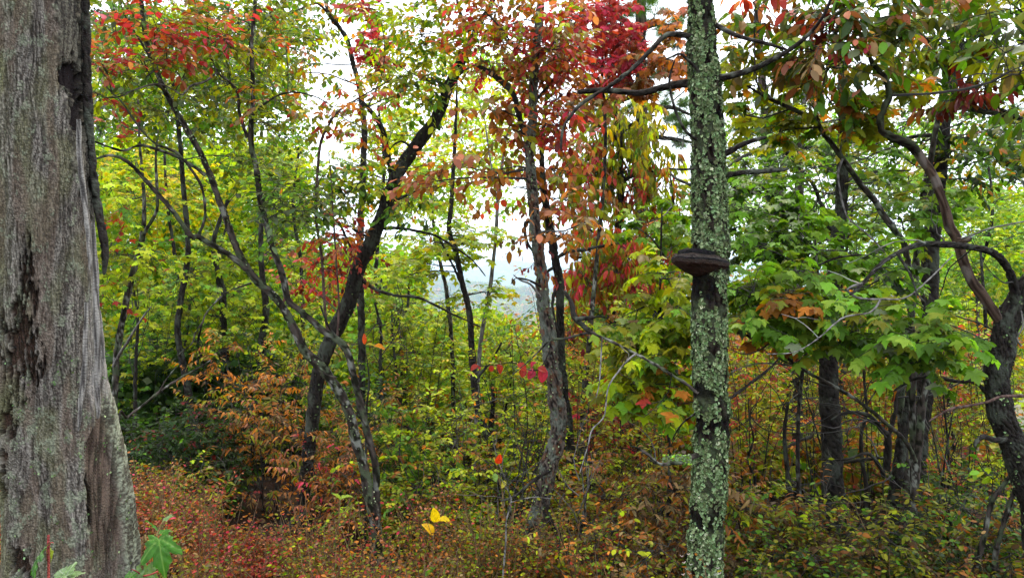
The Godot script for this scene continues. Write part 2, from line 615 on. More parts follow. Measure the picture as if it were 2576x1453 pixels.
# ---------- foliage
func spray(T: Dictionary, kind: String, size: float, mix: PackedInt32Array, pos: Vector3, dir: Vector3, o: Dictionary) -> void:
	var n: int = o.get("n", 9)
	var len: float = size * o.get("L", 4.2) * rng.randf_range(0.7, 1.25)
	var droop: float = o.get("droop", 0.35)
	var bark_c: int = cname[o.get("bark", "TW")]
	var main := mix[rng.randi() % mix.size()]
	var p := pos
	var d := dir
	var seg := 3
	var r := clampf(size * 0.028, 0.0008, 0.0035)
	for s in seg:
		var q := p + d * len / seg
		add_twig(T, p, q, r * (1.0 - 0.22 * s), jit(bark_c))
		var cnt := int(ceil(float(n) / seg))
		for k in cnt:
			var t := (k + rng.randf()) / cnt
			var side := d.cross(Vector3.UP)
			if side.length_squared() < 0.01:
				side = Vector3(rng.randf() - 0.5, 0, rng.randf() - 0.5)
			side = side.normalized() * (1.0 if (k + s) % 2 else -1.0)
			var out := d * 0.55 + side * rng.randf_range(0.5, 1.1) + Vector3(0, -droop * rng.randf_range(0.4, 1.9), 0) + rv() * 0.25
			var up: Vector3 = Vector3(0, 1, 0) + rv() * o.get("tilt", 0.45)
			var c := main if rng.randf() < 0.62 else mix[rng.randi() % mix.size()]
			add_leaf(T, kind, p.lerp(q, t), out, up, size * rng.randf_range(0.65, 1.2), jit(c))
		d = (d + rv() * 0.35 + Vector3(0, -droop * 0.3, 0)).normalized()
		p = q


func curve_twig(T: Dictionary, a: Vector3, b: Vector3, r0: float, r1: float, bend: float, bark_c: int) -> void:
	var n := clampi(int(a.distance_to(b) / 0.12), 2, 7)
	var off := rv() * bend * a.distance_to(b)
	var p := a
	for i in n:
		var t := float(i + 1) / n
		var q := a.lerp(b, t) + off * sin(PI * t) + rv() * 0.012 * (0.0 if i == n - 1 else 1.0) * a.distance_to(b)
		add_twig(T, p, q, lerpf(r0, r1, t), jit(bark_c))
		p = q


# boxes: centre x, y, half width, half height on the picture plane, depth, half depth in metres, number of sprays
func crown(T: Dictionary, kind: String, size: float, mixs: String, boxes: Array, o := {}) -> void:
	var mix := pal(mixs)
	var more := 1.0
	if kind != "needle" and kind != "soft":
		size *= 0.84
		more = 1.35
	var bark_c: int = cname[o.get("bark", "TW")]
	for i in range(0, boxes.size(), 7):
		var d: float = boxes[i + 4]
		var c := P(boxes[i], boxes[i + 1], d)
		var half := Vector3(boxes[i + 2] / F * d, boxes[i + 3] / F * d, boxes[i + 5])
		var best := -1
		var cost := 1e9
		for k in T.skel.size():
			var e: Vector3 = T.skel[k]
			var w := e.distance_to(c) + maxf(0, e.y - c.y) * 0.6
			if w < cost:
				cost = w
				best = k
		var hubs := [c]
		var hr := clampf(size * 0.09, 0.003, 0.011)
		if best >= 0 and not o.get("loose", false):
			var s: Vector3 = T.skel[best]
			curve_twig(T, s, c, minf(hr * 1.6, T.skr[best] * 0.6), hr * 0.8, 0.12, bark_c)
			for k in 3:
				hubs.append(s.lerp(c, 0.45 + 0.2 * k) + rv() * half * 0.15)
		var n := int(ceil(boxes[i + 6] * more))
		for k in maxi(2, n / 9):
			var e := rv().normalized() * pow(rng.randf(), 0.4)
			var h: Vector3 = c + e * half * 0.85
			var from: Vector3 = hubs[rng.randi() % hubs.size()]
			curve_twig(T, from, h, hr * 0.7, hr * 0.4, 0.12, bark_c)
			hubs.append(h)
		for k in n:
			var e := rv()
			while e.length() > 1.0:
				e = rv()
			var p: Vector3 = c + e * half
			var hub: Vector3 = hubs[0]
			for h: Vector3 in hubs:
				if h.distance_squared_to(p) < hub.distance_squared_to(p):
					hub = h
			var dir := (p - hub).normalized() * 0.8 + rv() * 0.5 + Vector3(0, 0.05, 0)
			dir.y *= 0.6
			dir = dir.normalized()
			if hub.distance_to(p) > 0.03:
				curve_twig(T, hub, p, hr * 0.4, hr * 0.28, 0.1, bark_c)
			spray(T, kind, size, mix, p, dir, o)


# crooked bare twigs that fork as they go
func bare(T: Dictionary, at: Vector3, dir: Vector3, len: float, r: float, bark_c: int, depth := 0) -> void:
	var p := at
	var d := dir.normalized()
	var step := 0.07
	var n := maxi(2, int(len / step))
	for i in n:
		d = (d + rv() * 0.33 + Vector3(0, 0.03, 0)).normalized()
		var q := p + d * step
		var t := 1.0 - 0.7 * float(i) / n
		add_twig(T, p, q, r * t, jit(bark_c))
		if depth < 3 and i > 1 and rng.randf() < 0.3:
			bare(T, q, d + rv() * 0.9, len * rng.randf_range(0.3, 0.6) * t, r * t * 0.6, bark_c, depth + 1)
		p = q


func bare_at(T: Dictionary, list: Array, bark_name := "TW") -> void: # x, y, depth, towards x, towards y, length in metres
	for i in range(0, list.size(), 6):
		var a := P(list[i], list[i + 1], list[i + 2])
		var b := P(list[i + 3], list[i + 4], list[i + 2] + rng.randf_range(-0.5, 0.5))
		bare(T, a, b - a, list[i + 5], 0.006 * list[i + 5] + 0.002, cname[bark_name])


# a tree whose trunk rises with a few bends from its foot to a point of the crown
func stem(T: Dictionary, x0: float, d: float, x1: float, y1: float, w: float, style: String) -> void:
	var base: Vector3 = T.root.position
	var top := P(x1, y1, d)
	var c := [base + Vector3(0, -0.1, 0)]
	var r := [w * 0.5 / F * d * 1.15]
	for i in range(1, 7):
		var t := i / 6.0
		c.append(base.lerp(top, t) + Vector3(rng.randf_range(-1, 1), 0, rng.randf_range(-1, 1)) * 0.025 * (top.y - base.y))
		r.append(w * 0.5 / F * d * lerpf(1.0, 0.35, t))
	tube(T, "trunk", c, r, style)


# a shrub of several stems with leaves on their upper parts
func shrub(label: String, category: String, group: String, called: String, x: float, d: float, h: float, wide: float, stems: int, kind: String, size: float, mixs: String, per: int, singles: int, o := {}) -> void:
	var T := begin(called, label, category, group, foot(x, d))
	var mix := pal(mixs)
	h += 0.26 if d > 6.0 else 0.10
	var base: Vector3 = T.root.position
	for s in stems:
		var a := rng.randf() * TAU
		var lean := Vector3(cos(a), 0, sin(a)) * wide * sqrt(rng.randf())
		var hh := h * rng.randf_range(0.6, 1.05)
		var top := base + lean + Vector3(0, hh, 0)
		var b0 := base + lean * 0.25
		b0.y = ground(b0.x, b0.z) - 0.02
		var mid := b0.lerp(top, 0.55) + Vector3(-lean.x * 0.2, 0.05, -lean.z * 0.2) + rv() * 0.06 * hh
		var c := [b0, mid, top]
		var r0 := o.get("thick", 0.008) as float
		tube(T, "stem", c, [r0, r0 * 0.7, r0 * 0.3], o.get("style", "twig"))
		for k in int(per * 1.4):
			var t := lerpf(o.get("low", 0.3), 1.0, rng.randf())
			var p: Vector3 = b0.lerp(mid, t * 2.0) if t < 0.5 else mid.lerp(top, t * 2.0 - 1.0)
			var e := rv()
			e.y *= 0.6
			var q: Vector3 = p + e * o.get("reach", 0.22)
			curve_twig(T, p, q, 0.003, 0.0016, 0.1, cname[o.get("bark", "TW")])
			spray(T, kind, size, mix, q, (e + Vector3(0, 0.2, 0)).normalized(), o)
	finish(T, singles)


# ---------- the dead grey trunk
func curve(t: Array, y: float) -> float:
	for i in range(0, t.size() - 2, 2):
		if y <= t[i + 2]:
			return lerpf(t[i + 1], t[i + 3], clampf((y - t[i]) / (t[i + 2] - t[i]), 0, 1))
	return t[-1]


func blob(x: float, y: float, cx: float, cy: float, rx: float, ry: float) -> float:
	var q := sqrt(pow((x - cx) / rx, 2) + pow((y - cy) / ry, 2))
	return 1.0 - q


func snag_skin(x: float, y: float, R: float) -> Color: # colour of the weathered wood, bd its relief in metres
	var wig := 8.0 * N(y * 0.006, x * 0.02, 2)
	var xx := x + wig
	var coarse := N(xx * 0.035, y * 0.0035, 1)
	var mid := N(xx * 0.10, y * 0.008, 4)
	var fine := N(xx * 0.30, y * 0.018, 7)
	var hair := N(xx * 0.75, y * 0.05, 9)
	var spk := N(x * 0.16, y * 0.11, 11)
	var crack := ss(0.44, 0.62, absf(N(xx * 0.07, y * 0.005, 21)) + 0.35 * absf(fine))
	var c := mixc(Color(0.066, 0.055, 0.044), Color(0.235, 0.212, 0.18), 0.48 + coarse * 0.35 + mid * 0.36 + fine * 0.8 + hair * 0.75)
	bd = 0.0012 * mid + 0.0014 * fine + 0.003 * coarse + 0.0012 * hair
	c = mixc(c, Color(0.02, 0.016, 0.013), crack * 0.6)
	bd -= 0.0035 * crack
	# brownish and olive films of algae
	c = mixc(c, Color(0.13, 0.13, 0.06), (ss(-0.1, 0.4, N(x * 0.012, y * 0.005, 31)) + ss(70, -40, x)) * 0.5)
	c = mixc(c, Color(0.13, 0.095, 0.07), ss(0.0, 0.4, N(x * 0.02, y * 0.004, 41)) * 0.65)
	# crusts of pale lichen
	var cr := N(x * 0.03, y * 0.02, 51) + 0.55 * spk + 0.22 * ss(700, 1400, y)
	c = mixc(c, Color(0.20, 0.22, 0.15), ss(0.5, 0.68, cr) * 0.7)
	bd += 0.001 * ss(0.5, 0.68, cr)
	# rotted pockets
	var wob := 0.75 * N(xx * 0.06, y * 0.018, 61) + 0.6 * N(xx * 0.17, y * 0.03, 62)
	var pit := maxf(blob(x, y, 50, 860, 42, 130), blob(x, y, 72, 720, 22, 110)) * 1.2
	pit = maxf(pit, maxf(blob(x, y, 24, 1040, 26, 52), blob(x, y, 88, 905, 26, 60)))
	pit = maxf(pit, maxf(blob(x, y, 62, 1370, 22, 45), blob(x, y, 20, 1160, 10, 70)))
	var hole := ss(0.12, 0.5, pit + wob * 1.1)
	hole *= ss(-0.35, 0.0, pit)
	c = mixc(c, mixc(Color(0.012, 0.009, 0.007), Color(0.06, 0.035, 0.024), 0.5 + fine * 2.0), hole)
	bd -= 0.02 * hole
	c = mixc(c, Color(0.012, 0.01, 0.008), ss(0.30, 0.5, absf(hair) + 0.5 * absf(fine)) * 0.55)
	# the slab of old bark down the upper edge, and the black hollow behind it
	var e := curve([-400, 118, 0, 126, 120, 140, 300, 158, 430, 180, 520, 210, 590, 238], y) + 14.0 * N(y * 0.02, 3, 5)
	var slab := ss(e - 3, e + 5, x) * ss(600, 560, y)
	c = mixc(c, mixc(Color(0.022, 0.019, 0.016), Color(0.10, 0.093, 0.07), 0.45 + mid + spk * 0.9), slab * 0.85)
	bd += 0.007 * slab
	var black := ss(0.0, 0.3, maxf(blob(x, y, 178, 210, 34, 60), blob(x, y, 196, 280, 24, 90)) + wob * 0.6)
	black = maxf(black, ss(6, 2, absf(x - 190 - 6 * N(y * 0.02, 1, 1))) * ss(190, 150, y))
	black = maxf(black, ss(7, 2, absf(x - curve([440, 214, 500, 228, 560, 238, 600, 244, 700, 248], y))) * ss(430, 470, y) * ss(720, 660, y))
	black = maxf(black, ss(5, 1, absf(x - curve([1040, 206, 1180, 214, 1300, 222], y) - 5 * N(y * 0.03, 2, 2))) * ss(1160, 1190, y) * ss(1310, 1280, y))
	c = mixc(c, Color(0.012, 0.009, 0.008), black)
	bd -= 0.026 * black
	# bare pale grain under the hollow
	var pale := ss(212, 226, x) * ss(500, 600, y) * ss(1060, 1000, y + 40 * mid)
	c = mixc(c, mixc(Color(0.09, 0.082, 0.076), Color(0.29, 0.275, 0.255), 0.5 + fine * 1.6 + mid), pale * 0.5)
	# smooth brown wood where a plank has fallen away, and a crusted rim beyond it
	var left := curve([1000, 243, 1060, 238, 1100, 212, 1300, 222, 1460, 226, 1600, 230], y)
	var brown := ss(left - 3, left + 4, x) * ss(1010, 1060, y) * ss(R - 26, R - 40, x)
	brown = maxf(brown, ss(242, 248, x) * ss(900, 930, y) * ss(1100, 1060, y) * ss(R - 14, R - 20, x))
	c = mixc(c, mixc(Color(0.025, 0.017, 0.012), Color(0.085, 0.06, 0.045), 0.45 + mid * 1.2 + fine * 0.7), brown * 0.9 * (1.0 - ss(1300, 1430, y) * 0.5))
	bd -= 0.009 * brown
	var rim := ss(R - 36, R - 24, x) * ss(960, 1050, y)
	c = mixc(c, mixc(Color(0.05, 0.048, 0.035), Color(0.22, 0.24, 0.17), 0.35 + spk * 1.2 + mid), rim * 0.75)
	bd += 0.004 * rim * (0.6 + coarse + 0.3 * hair)
	return c


func dead_trunk() -> void:
	var d := 2.8
	var RE := [-3000, 130, -300, 184, 0, 198, 250, 211, 400, 224, 560, 233, 720, 242, 850, 256, 960, 272, 1050, 292, 1130, 310, 1260, 335, 1453, 347, 1700, 385, 2300, 480]
	var WI := [-3000, 250, 0, 285, 720, 292, 1050, 306, 1130, 315, 1453, 335, 1700, 410, 2300, 560]
	var base := P(200, 0, d)
	var T := begin("dead_tree", "massive weathered grey dead trunk, barkless, with peeling slab and rotted dark pockets", "dead tree", "", Vector3(base.x, ground(base.x, -d), -d))
	var v := PackedVector3Array()
	var col := PackedColorArray()
	var off: Vector3 = T.root.position
	var ang := []
	for k in 240:
		ang.append(lerpf(-1.75, 1.85, k / 239.0))
	for k in 28:
		ang.append(lerpf(1.85, TAU - 1.75, (k + 1) / 29.0))
	var ys := []
	var y := 2250.0
	while y > -2600:
		ys.append(y)
		y -= 2.0 if y < 1500 and y > -60 else 18.0
	var dirs := []
	for yv: float in ys:
		var R := curve(RE, yv)
		var W := curve(WI, yv)
		var c := P(R - W * 0.5, yv, d)
		var to := Vector3(-c.x, 0, -c.z).normalized()
		var right := Vector3(to.z, 0, -to.x)
		var rad := W * 0.5 / F * d * 0.885
		for a: float in ang:
			var x := R - W * (0.5 - 0.5 * sin(a)) if cos(a) > 0 else R - W * 0.5 + sin(a) * W * 0.5 + 900.0 * -cos(a)
			var k := snag_skin(x, yv, R)
			var butt := 0.02 * ss(900, 1600, yv) * sin(a * 5.0 + 1.0)
			var p := c + (right * sin(a) + to * cos(a)) * (rad + bd + butt)
			col.append(k)
			v.append(p - off)
	# rows run upwards and angles from the shaded edge round the front: outside is out
	part(T, "trunk", grid_mesh(v, col, ys.size(), ang.size()), mat.bark)
	var slabs := [
		[[210, -120, 16, 214, 60, 18, 218, 200, 18, 226, 360, 18, 238, 470, 17, 250, 540, 17, 259, 600, 16, 263, 650, 13, 261, 692, 5], 2.84, "bark_slab", "dark"],
		[[196, 300, 10, 202, 420, 13, 214, 520, 14, 222, 600, 12, 226, 680, 5], 2.62, "splinter", "snagwood"],
		[[232, 560, 8, 240, 700, 13, 244, 850, 16, 243, 960, 14, 246, 1040, 9, 245, 1053, 3], 2.645, "splinter", "snagwood"],
		[[216, 760, 8, 214, 880, 12, 206, 980, 13, 200, 1050, 9, 196, 1085, 3], 2.60, "splinter", "snagwood"],
		[[248, 780, 9, 254, 850, 11, 257, 900, 9, 256, 925, 4], 2.68, "splinter", "snagwood"]]
	for s in slabs:
		var c := []
		var r := []
		for i in range(0, s[0].size(), 3):
			c.append(P(s[0][i], s[0][i + 1], s[1]))
			r.append(s[0][i + 2] * 0.5 / F * s[1])
		tube(T, s[2], c, r, s[3])
	for i in 900:
		var yv := rng.randf_range(880, 1560)
		var R := curve(RE, yv)
		var W := curve(WI, yv)
		var a := rng.randf_range(-1.4, 1.5)
		var x := R - W * (0.5 - 0.5 * sin(a))
		if N(x * 0.03, yv * 0.02, 51) + 0.35 * ss(R - 50, R - 20, x) < 0.28:
			continue
		var c := P(R - W * 0.5, yv, d)
		var to := Vector3(-c.x, 0, -c.z).normalized()
		var right := Vector3(to.z, 0, -to.x)
		var dir := right * sin(a) + to * cos(a)
		add_leaf(T, "lichen", c + dir * (W * 0.5 / F * d * 0.885 + 0.004), Vector3.UP + rv() * 0.5, dir, rng.randf_range(0.004, 0.011), jit(cname["LI" if rng.randf() < 0.3 else "LD"]))
	finish(T)


# ---------- shelf fungus
func shelf_fungus() -> void:
	var d := 3.93
	var base := P(1762, 661, d + 0.02)
	var T := begin("bracket_fungus", "broad blackish shelf fungus with ridged top growing from the lichen-covered trunk", "fungus", "", base)
	var profile := [[0.0, 0.062, "t"], [0.35, 0.060, "t"], [0.62, 0.050, "t"], [0.74, 0.041, "t"], [0.78, 0.030, "r"], [0.90, 0.024, "g"], [0.96, 0.016, "t"], [1.0, 0.004, "r"], [0.985, -0.006, "u"], [0.9, -0.016, "u"], [0.7, -0.034, "u"], [0.45, -0.05, "u"], [0.2, -0.06, "u"], [0.0, -0.064, "u"]]
	for pass_no in 2:
		var v := PackedVector3Array()
		var col := PackedColorArray()
		var rows := 0
		for j in profile.size():
			if (pass_no == 0 and j > 8) or (pass_no == 1 and j < 8):
				continue
			for sub in (4 if j < profile.size() - 1 else 1):
				var t := sub / 4.0
				var q0: Array = profile[j]
				var q1: Array = profile[mini(j + 1, profile.size() - 1)]
				if pass_no == 0 and j == 8 and sub > 0:
					continue
				var rr := lerpf(q0[0], q1[0], t)
				var hh := lerpf(q0[1], q1[1], t) + (0.004 * sin(lerpf(q0[0], q1[0], t) * 46.0) if q0[2] != "u" and j > 0 else 0.0)
				rows += 1
				for k in 72:
					var a := TAU * k / 72.0
					var lob := 1.0 + 0.05 * sin(a * 3.0 + 1.0) + 0.03 * sin(a * 7.0) + 0.05 * N(cos(a) * 3, sin(a) * 3, 8)
					var p := Vector3(cos(a) * 0.136 * rr * lob, hh * (1.2 if hh > 0 else 1.05), sin(a) * 0.118 * rr * lob)
					p.y += 0.007 * N(p.x * 14, 2, p.z * 14) * (0.3 + rr) + 0.004 * N(rr * 20, a, 4) - 0.012 * p.x / 0.14 * rr
					if hh > 0 and rr < 0.75:
						p.y += 0.004 * sin(rr * 40.0) * rr
					p.x -= 0.008
					var nn := N(p.x * 60, p.y * 90, p.z * 60)
					var c := mixc(Color(0.0025, 0.0022, 0.0026), Color(0.011, 0.010, 0.011), 0.4 + nn)
					if q0[2] == "g":
						c = mixc(Color(0.012, 0.010, 0.009), Color(0.06, 0.05, 0.043), 0.4 + nn)
					elif q0[2] == "r":
						c = mixc(c, Color(0.05, 0.034, 0.024), 0.5)
					elif q0[2] == "u":
						c = mixc(Color(0.016, 0.008, 0.006), Color(0.035, 0.018, 0.012), 0.5 + nn)
					v.append(p)
					col.append(c)
		var o := part(T, "cap" if pass_no == 0 else "pore_surface", null, mat.bark)
		# rows run from the middle outwards on top, so the ring order is turned to keep the outside out
		var vv := PackedVector3Array()
		var cc := PackedColorArray()
		for j in rows:
			for k in 72:
				vv.append(v[j * 72 + k])
				cc.append(col[j * 72 + k])
		o.mesh = grid_mesh(vv, cc, rows, 72)
	for i in 26:
		var a := rng.randf_range(0, TAU)
		var s := rng.randf_range(0.3, 0.8)
		add_leaf(T, "lichen", base + Vector3(cos(a) * 0.13 * s, 0.062, sin(a) * 0.11 * s - 0.02), rv(), Vector3.UP, rng.randf_range(0.004, 0.01), jit(cname["LI"]))
	finish(T)


# ---------- ground and distance
func make_ground() -> void:
	var v := PackedVector3Array()
	var col := PackedColorArray()
	var r := 0.35
	var rows := 0
	while r < 9500.0:
		rows += 1
		for k in 360:
			# finer steps ahead of the camera
			var u := k / 360.0 * TAU
			var a := u + 0.55 * sin(u)
			var x := -sin(a + PI) * r
			var z := cos(a + PI) * r
			var h := ground(x, z)
			v.append(Vector3(x, h, z))
			var n := N(x * 3, 1, z * 3) + 0.6 * N(x * 14, 2, z * 14)
			var c := mixc(Color(0.014, 0.009, 0.006), Color(0.06, 0.034, 0.02), 0.4 + n)
			if r > 80:
				c = mixc(Color(0.04, 0.06, 0.02), Color(0.12, 0.09, 0.03), 0.5 + N(x * 0.01, 5, z * 0.01))
			col.append(c)
		r *= 1.03 if r < 12 else 1.045
	var o := MeshInstance3D.new()
	o.name = "ground"
	o.mesh = grid_mesh(v, col, rows, 360)
	o.material_override = mat.soil
	tag(o, "leaf-strewn forest floor falling away to a wooded valley and hills", "", "", "structure")
	add_child(o, true)


func stuff(called: String, label: String, category: String) -> Dictionary:
	var T := begin(called, label, category, "", Vector3.ZERO)
	T.root.set_meta("kind", "stuff")
	return T


func distant() -> void:
	var T := stuff("distant_forest", "hazy autumn forest covering the far valley side and ridges", "forest")
	var mix := pal("G4 DG3 O3 RU2 YG1 OR1")
	for i in 24000:
		var d := 900.0 + 5800.0 * pow(rng.randf(), 1.1)
		var x := (rng.randf_range(900, 1600) - 1288.0) / F * d
		var p := Vector3(x, ground(x, -d) + 4.0, -d)
		var s := rng.randf_range(16, 30)
		add_leaf(T, "bunch", p, Vector3(rng.randf() - 0.5, 0, rng.randf() - 0.5), Vector3.UP, s, jit(mix[rng.randi() % mix.size()]))
	finish(T, 0, "far_crowns")


func woodland() -> void:
	# the wood behind the trees one can tell apart: bunches of leaves standing in the depth of the slope
	var T := stuff("far_woodland", "mass of yellow-green and rust leaves deep in the wood downhill", "woodland")
	# centre x, y, half width, half height, nearest depth, farthest depth, bunches, palette
	var zones := [
		[480, 640, 290, 260, 13, 26, 2800, "YG6 LG3 G3 O2 Y1"], [480, 250, 280, 230, 14, 26, 900, "O4 G4 GG2 YG2 DG2"],
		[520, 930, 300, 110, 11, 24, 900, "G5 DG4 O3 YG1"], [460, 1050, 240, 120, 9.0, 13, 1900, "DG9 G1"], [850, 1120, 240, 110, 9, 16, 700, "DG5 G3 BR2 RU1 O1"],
		[860, 800, 200, 170, 13, 26, 1200, "YG6 LG3 G2 O2"], [1060, 930, 220, 140, 12, 30, 1100, "YG6 LG3 O3 G2 RU1 OR1"],
		[1250, 1000, 200, 150, 10, 26, 1000, "YG4 LG2 O3 RU2 G2"], [1180, 1180, 400, 120, 8.5, 15, 1100, "O3 G3 RU2 BR2 DG2 YG1"],
		[1560, 960, 220, 160, 11, 26, 900, "YG3 O3 G3 OR2 RU2"], [1640, 1180, 320, 160, 9, 18, 1100, "O4 RU3 BR3 G2 YG1"],
		[1540, 780, 120, 90, 14, 28, 260, "O3 G3 R1 LG2"], [2100, 1000, 440, 190, 10, 30, 2200, "O6 RU4 OR2 YG5 R1 G3"],
		[2150, 1280, 460, 180, 8, 18, 1700, "O6 RU3 BR3 G3 YG2"], [2420, 800, 260, 180, 14, 30, 1000, "YG5 LG4 G3 O1"],
		[2010, 790, 200, 110, 14, 30, 420, "G4 LG3 O2 OR2"], [2480, 600, 130, 120, 16, 30, 450, "LG4 YG4 G3"],
		[1120, 340, 190, 210, 14, 26, 330, "YG6 LG3 O2 OR1"], [2080, 470, 270, 180, 14, 28, 420, "G5 O4 LG2"], [2450, 400, 140, 110, 16, 28, 130, "G4 O3"],
		[2950, 950, 340, 330, 11, 28, 1500, "YG5 O4 G4 RU2 OR1"], [-150, 800, 320, 420, 11, 26, 1500, "YG5 O3 G4 DG2"],
	]
	for z: Array in zones:
		var mix := pal(z[7])
		for i in int(z[6]):
			var e := Vector2(rng.randf_range(-1, 1), rng.randf_range(-1, 1))
			var d := rng.randf_range(z[4], z[5])
			var p := P(z[0] + e.x * z[2], z[1] + e.y * z[3], d)
			if p.y < ground(p.x, p.z) + 0.1:
				p.y = ground(p.x, p.z) + rng.randf_range(0.1, 0.5)
			add_leaf(T, "bunch", p, Vector3(rng.randf() - 0.5, rng.randf_range(-0.2, 0.2), rng.randf() - 0.5), Vector3.UP + rv() * 0.3, rng.randf_range(0.45, 0.85), jit(mix[rng.randi() % mix.size()]))
	finish(T, 0, "far_leaves")


func heath() -> void:
	# low huckleberry and blueberry turning red, thick on the floor between the trunks
	var T := stuff("heath_shrubs", "low red, rust and olive huckleberry heath carpeting the forest floor", "ground cover")
	var red := pal("RU7 R4 CO5 BR3 MR5 OR1 O5 TN2 PK2")
	var tan := pal("O9 RU7 CO1 TN2 YG1 BR5 R1 OR2 G2")
	var dull := pal("BR5 RU2 O6 DG4 G2")
	for i in 38000:
		var d := 2.6 + 4.8 * pow(rng.randf(), 0.8)
		var vx := rng.randf_range(-250, 2750)
		var p := foot(vx, d)
		if N(p.x * 2.4, 4, p.z * 2.4) + 0.6 * N(p.x * 6.0, 2, p.z * 6.0) < 0.06 or d > curve([-300, 6.9, 330, 6.4, 700, 5.6, 900, 5.1, 1400, 4.7, 3000, 4.4], vx) + 0.5 * N(p.x * 2, 3, p.z * 2):
			continue
		if vx > 1480 and rng.randf() < ss(1480, 1750, vx) * 0.9:
			continue
		if vx > 1045 and vx < 1150 and d > 3.7 and d < 4.62:
			continue
		if vx > 380 and vx < 720 and d < 3.75 and rng.randf() < 0.8:
			continue
		var f := ss(5.4, 4.4, d + 0.8 * N(p.x * 2, 1, p.z * 2) + 0.001 * (900 - vx))
		var mix := tan if rng.randf() < f else red
		if vx > 1500 and rng.randf() < 0.7:
			mix = dull
		var h := rng.randf_range(0.34, 0.6) * (0.4 + 0.9 * ss(-0.35, 0.45, N(p.x * 1.5, 8, p.z * 1.5) + 0.4 * N(p.x * 5, 8, p.z * 5)))
		var a := rng.randf() * TAU
		var dir := (Vector3(cos(a), 0, sin(a)) * 0.35 + Vector3.UP).normalized()
		var q := p - Vector3(0, 0.02, 0)
		var main := mix[rng.randi() % mix.size()]
		var n := 4
		for s in n:
			var e := q + dir * h / n
			add_twig(T, q, e, 0.0018, jit(cname["BR"]))
			if s >= 0:
				for k in 8:
					var b := rng.randf() * TAU
					var out := Vector3(cos(b), rng.randf_range(-0.2, 0.7), sin(b))
					var t := q.lerp(e, rng.randf()) + out * rng.randf() * 0.065
					add_leaf(T, "oval", t, out, Vector3.UP + rv() * 1.3, rng.randf_range(0.015, 0.032), jit(main if rng.randf() < 0.6 else mix[rng.randi() % mix.size()]))
			dir = (dir + rv() * 0.3).normalized()
			q = e
	finish(T, 300)


func litter() -> void:
	var T := stuff("leaf_litter", "fallen brown and red leaves and rust-coloured pine needles on the ground", "leaf litter")
	var mix := pal("BR6 RU1 MR2 TW12")
	for i in 5500:
		var d := 1.5 + 7.5 * rng.randf()
		var p := foot(rng.randf_range(-300, 2800), d)
		add_leaf(T, "dry", p + Vector3(0, rng.randf_range(0.005, 0.03), 0), Vector3(rng.randf() - 0.5, rng.randf_range(-0.15, 0.15), rng.randf() - 0.5), Vector3.UP + rv() * 0.4, rng.randf_range(0.04, 0.09), jit(mix[rng.randi() % mix.size()]))
	var straw := pal("RU4 CO1 BR2")
	for i in 2500:
		var p := foot(rng.randf_range(100, 1500), 2.4 + 2.6 * rng.randf())
		add_leaf(T, "straw", p + Vector3(0, rng.randf_range(0.02, 0.10), 0), Vector3(rng.randf() - 0.5, rng.randf_range(-0.25, 0.25), rng.randf() - 0.5), Vector3.UP, rng.randf_range(0.10, 0.2), jit(straw[rng.randi() % straw.size()]))
	finish(T, 0, "fallen_leaves")


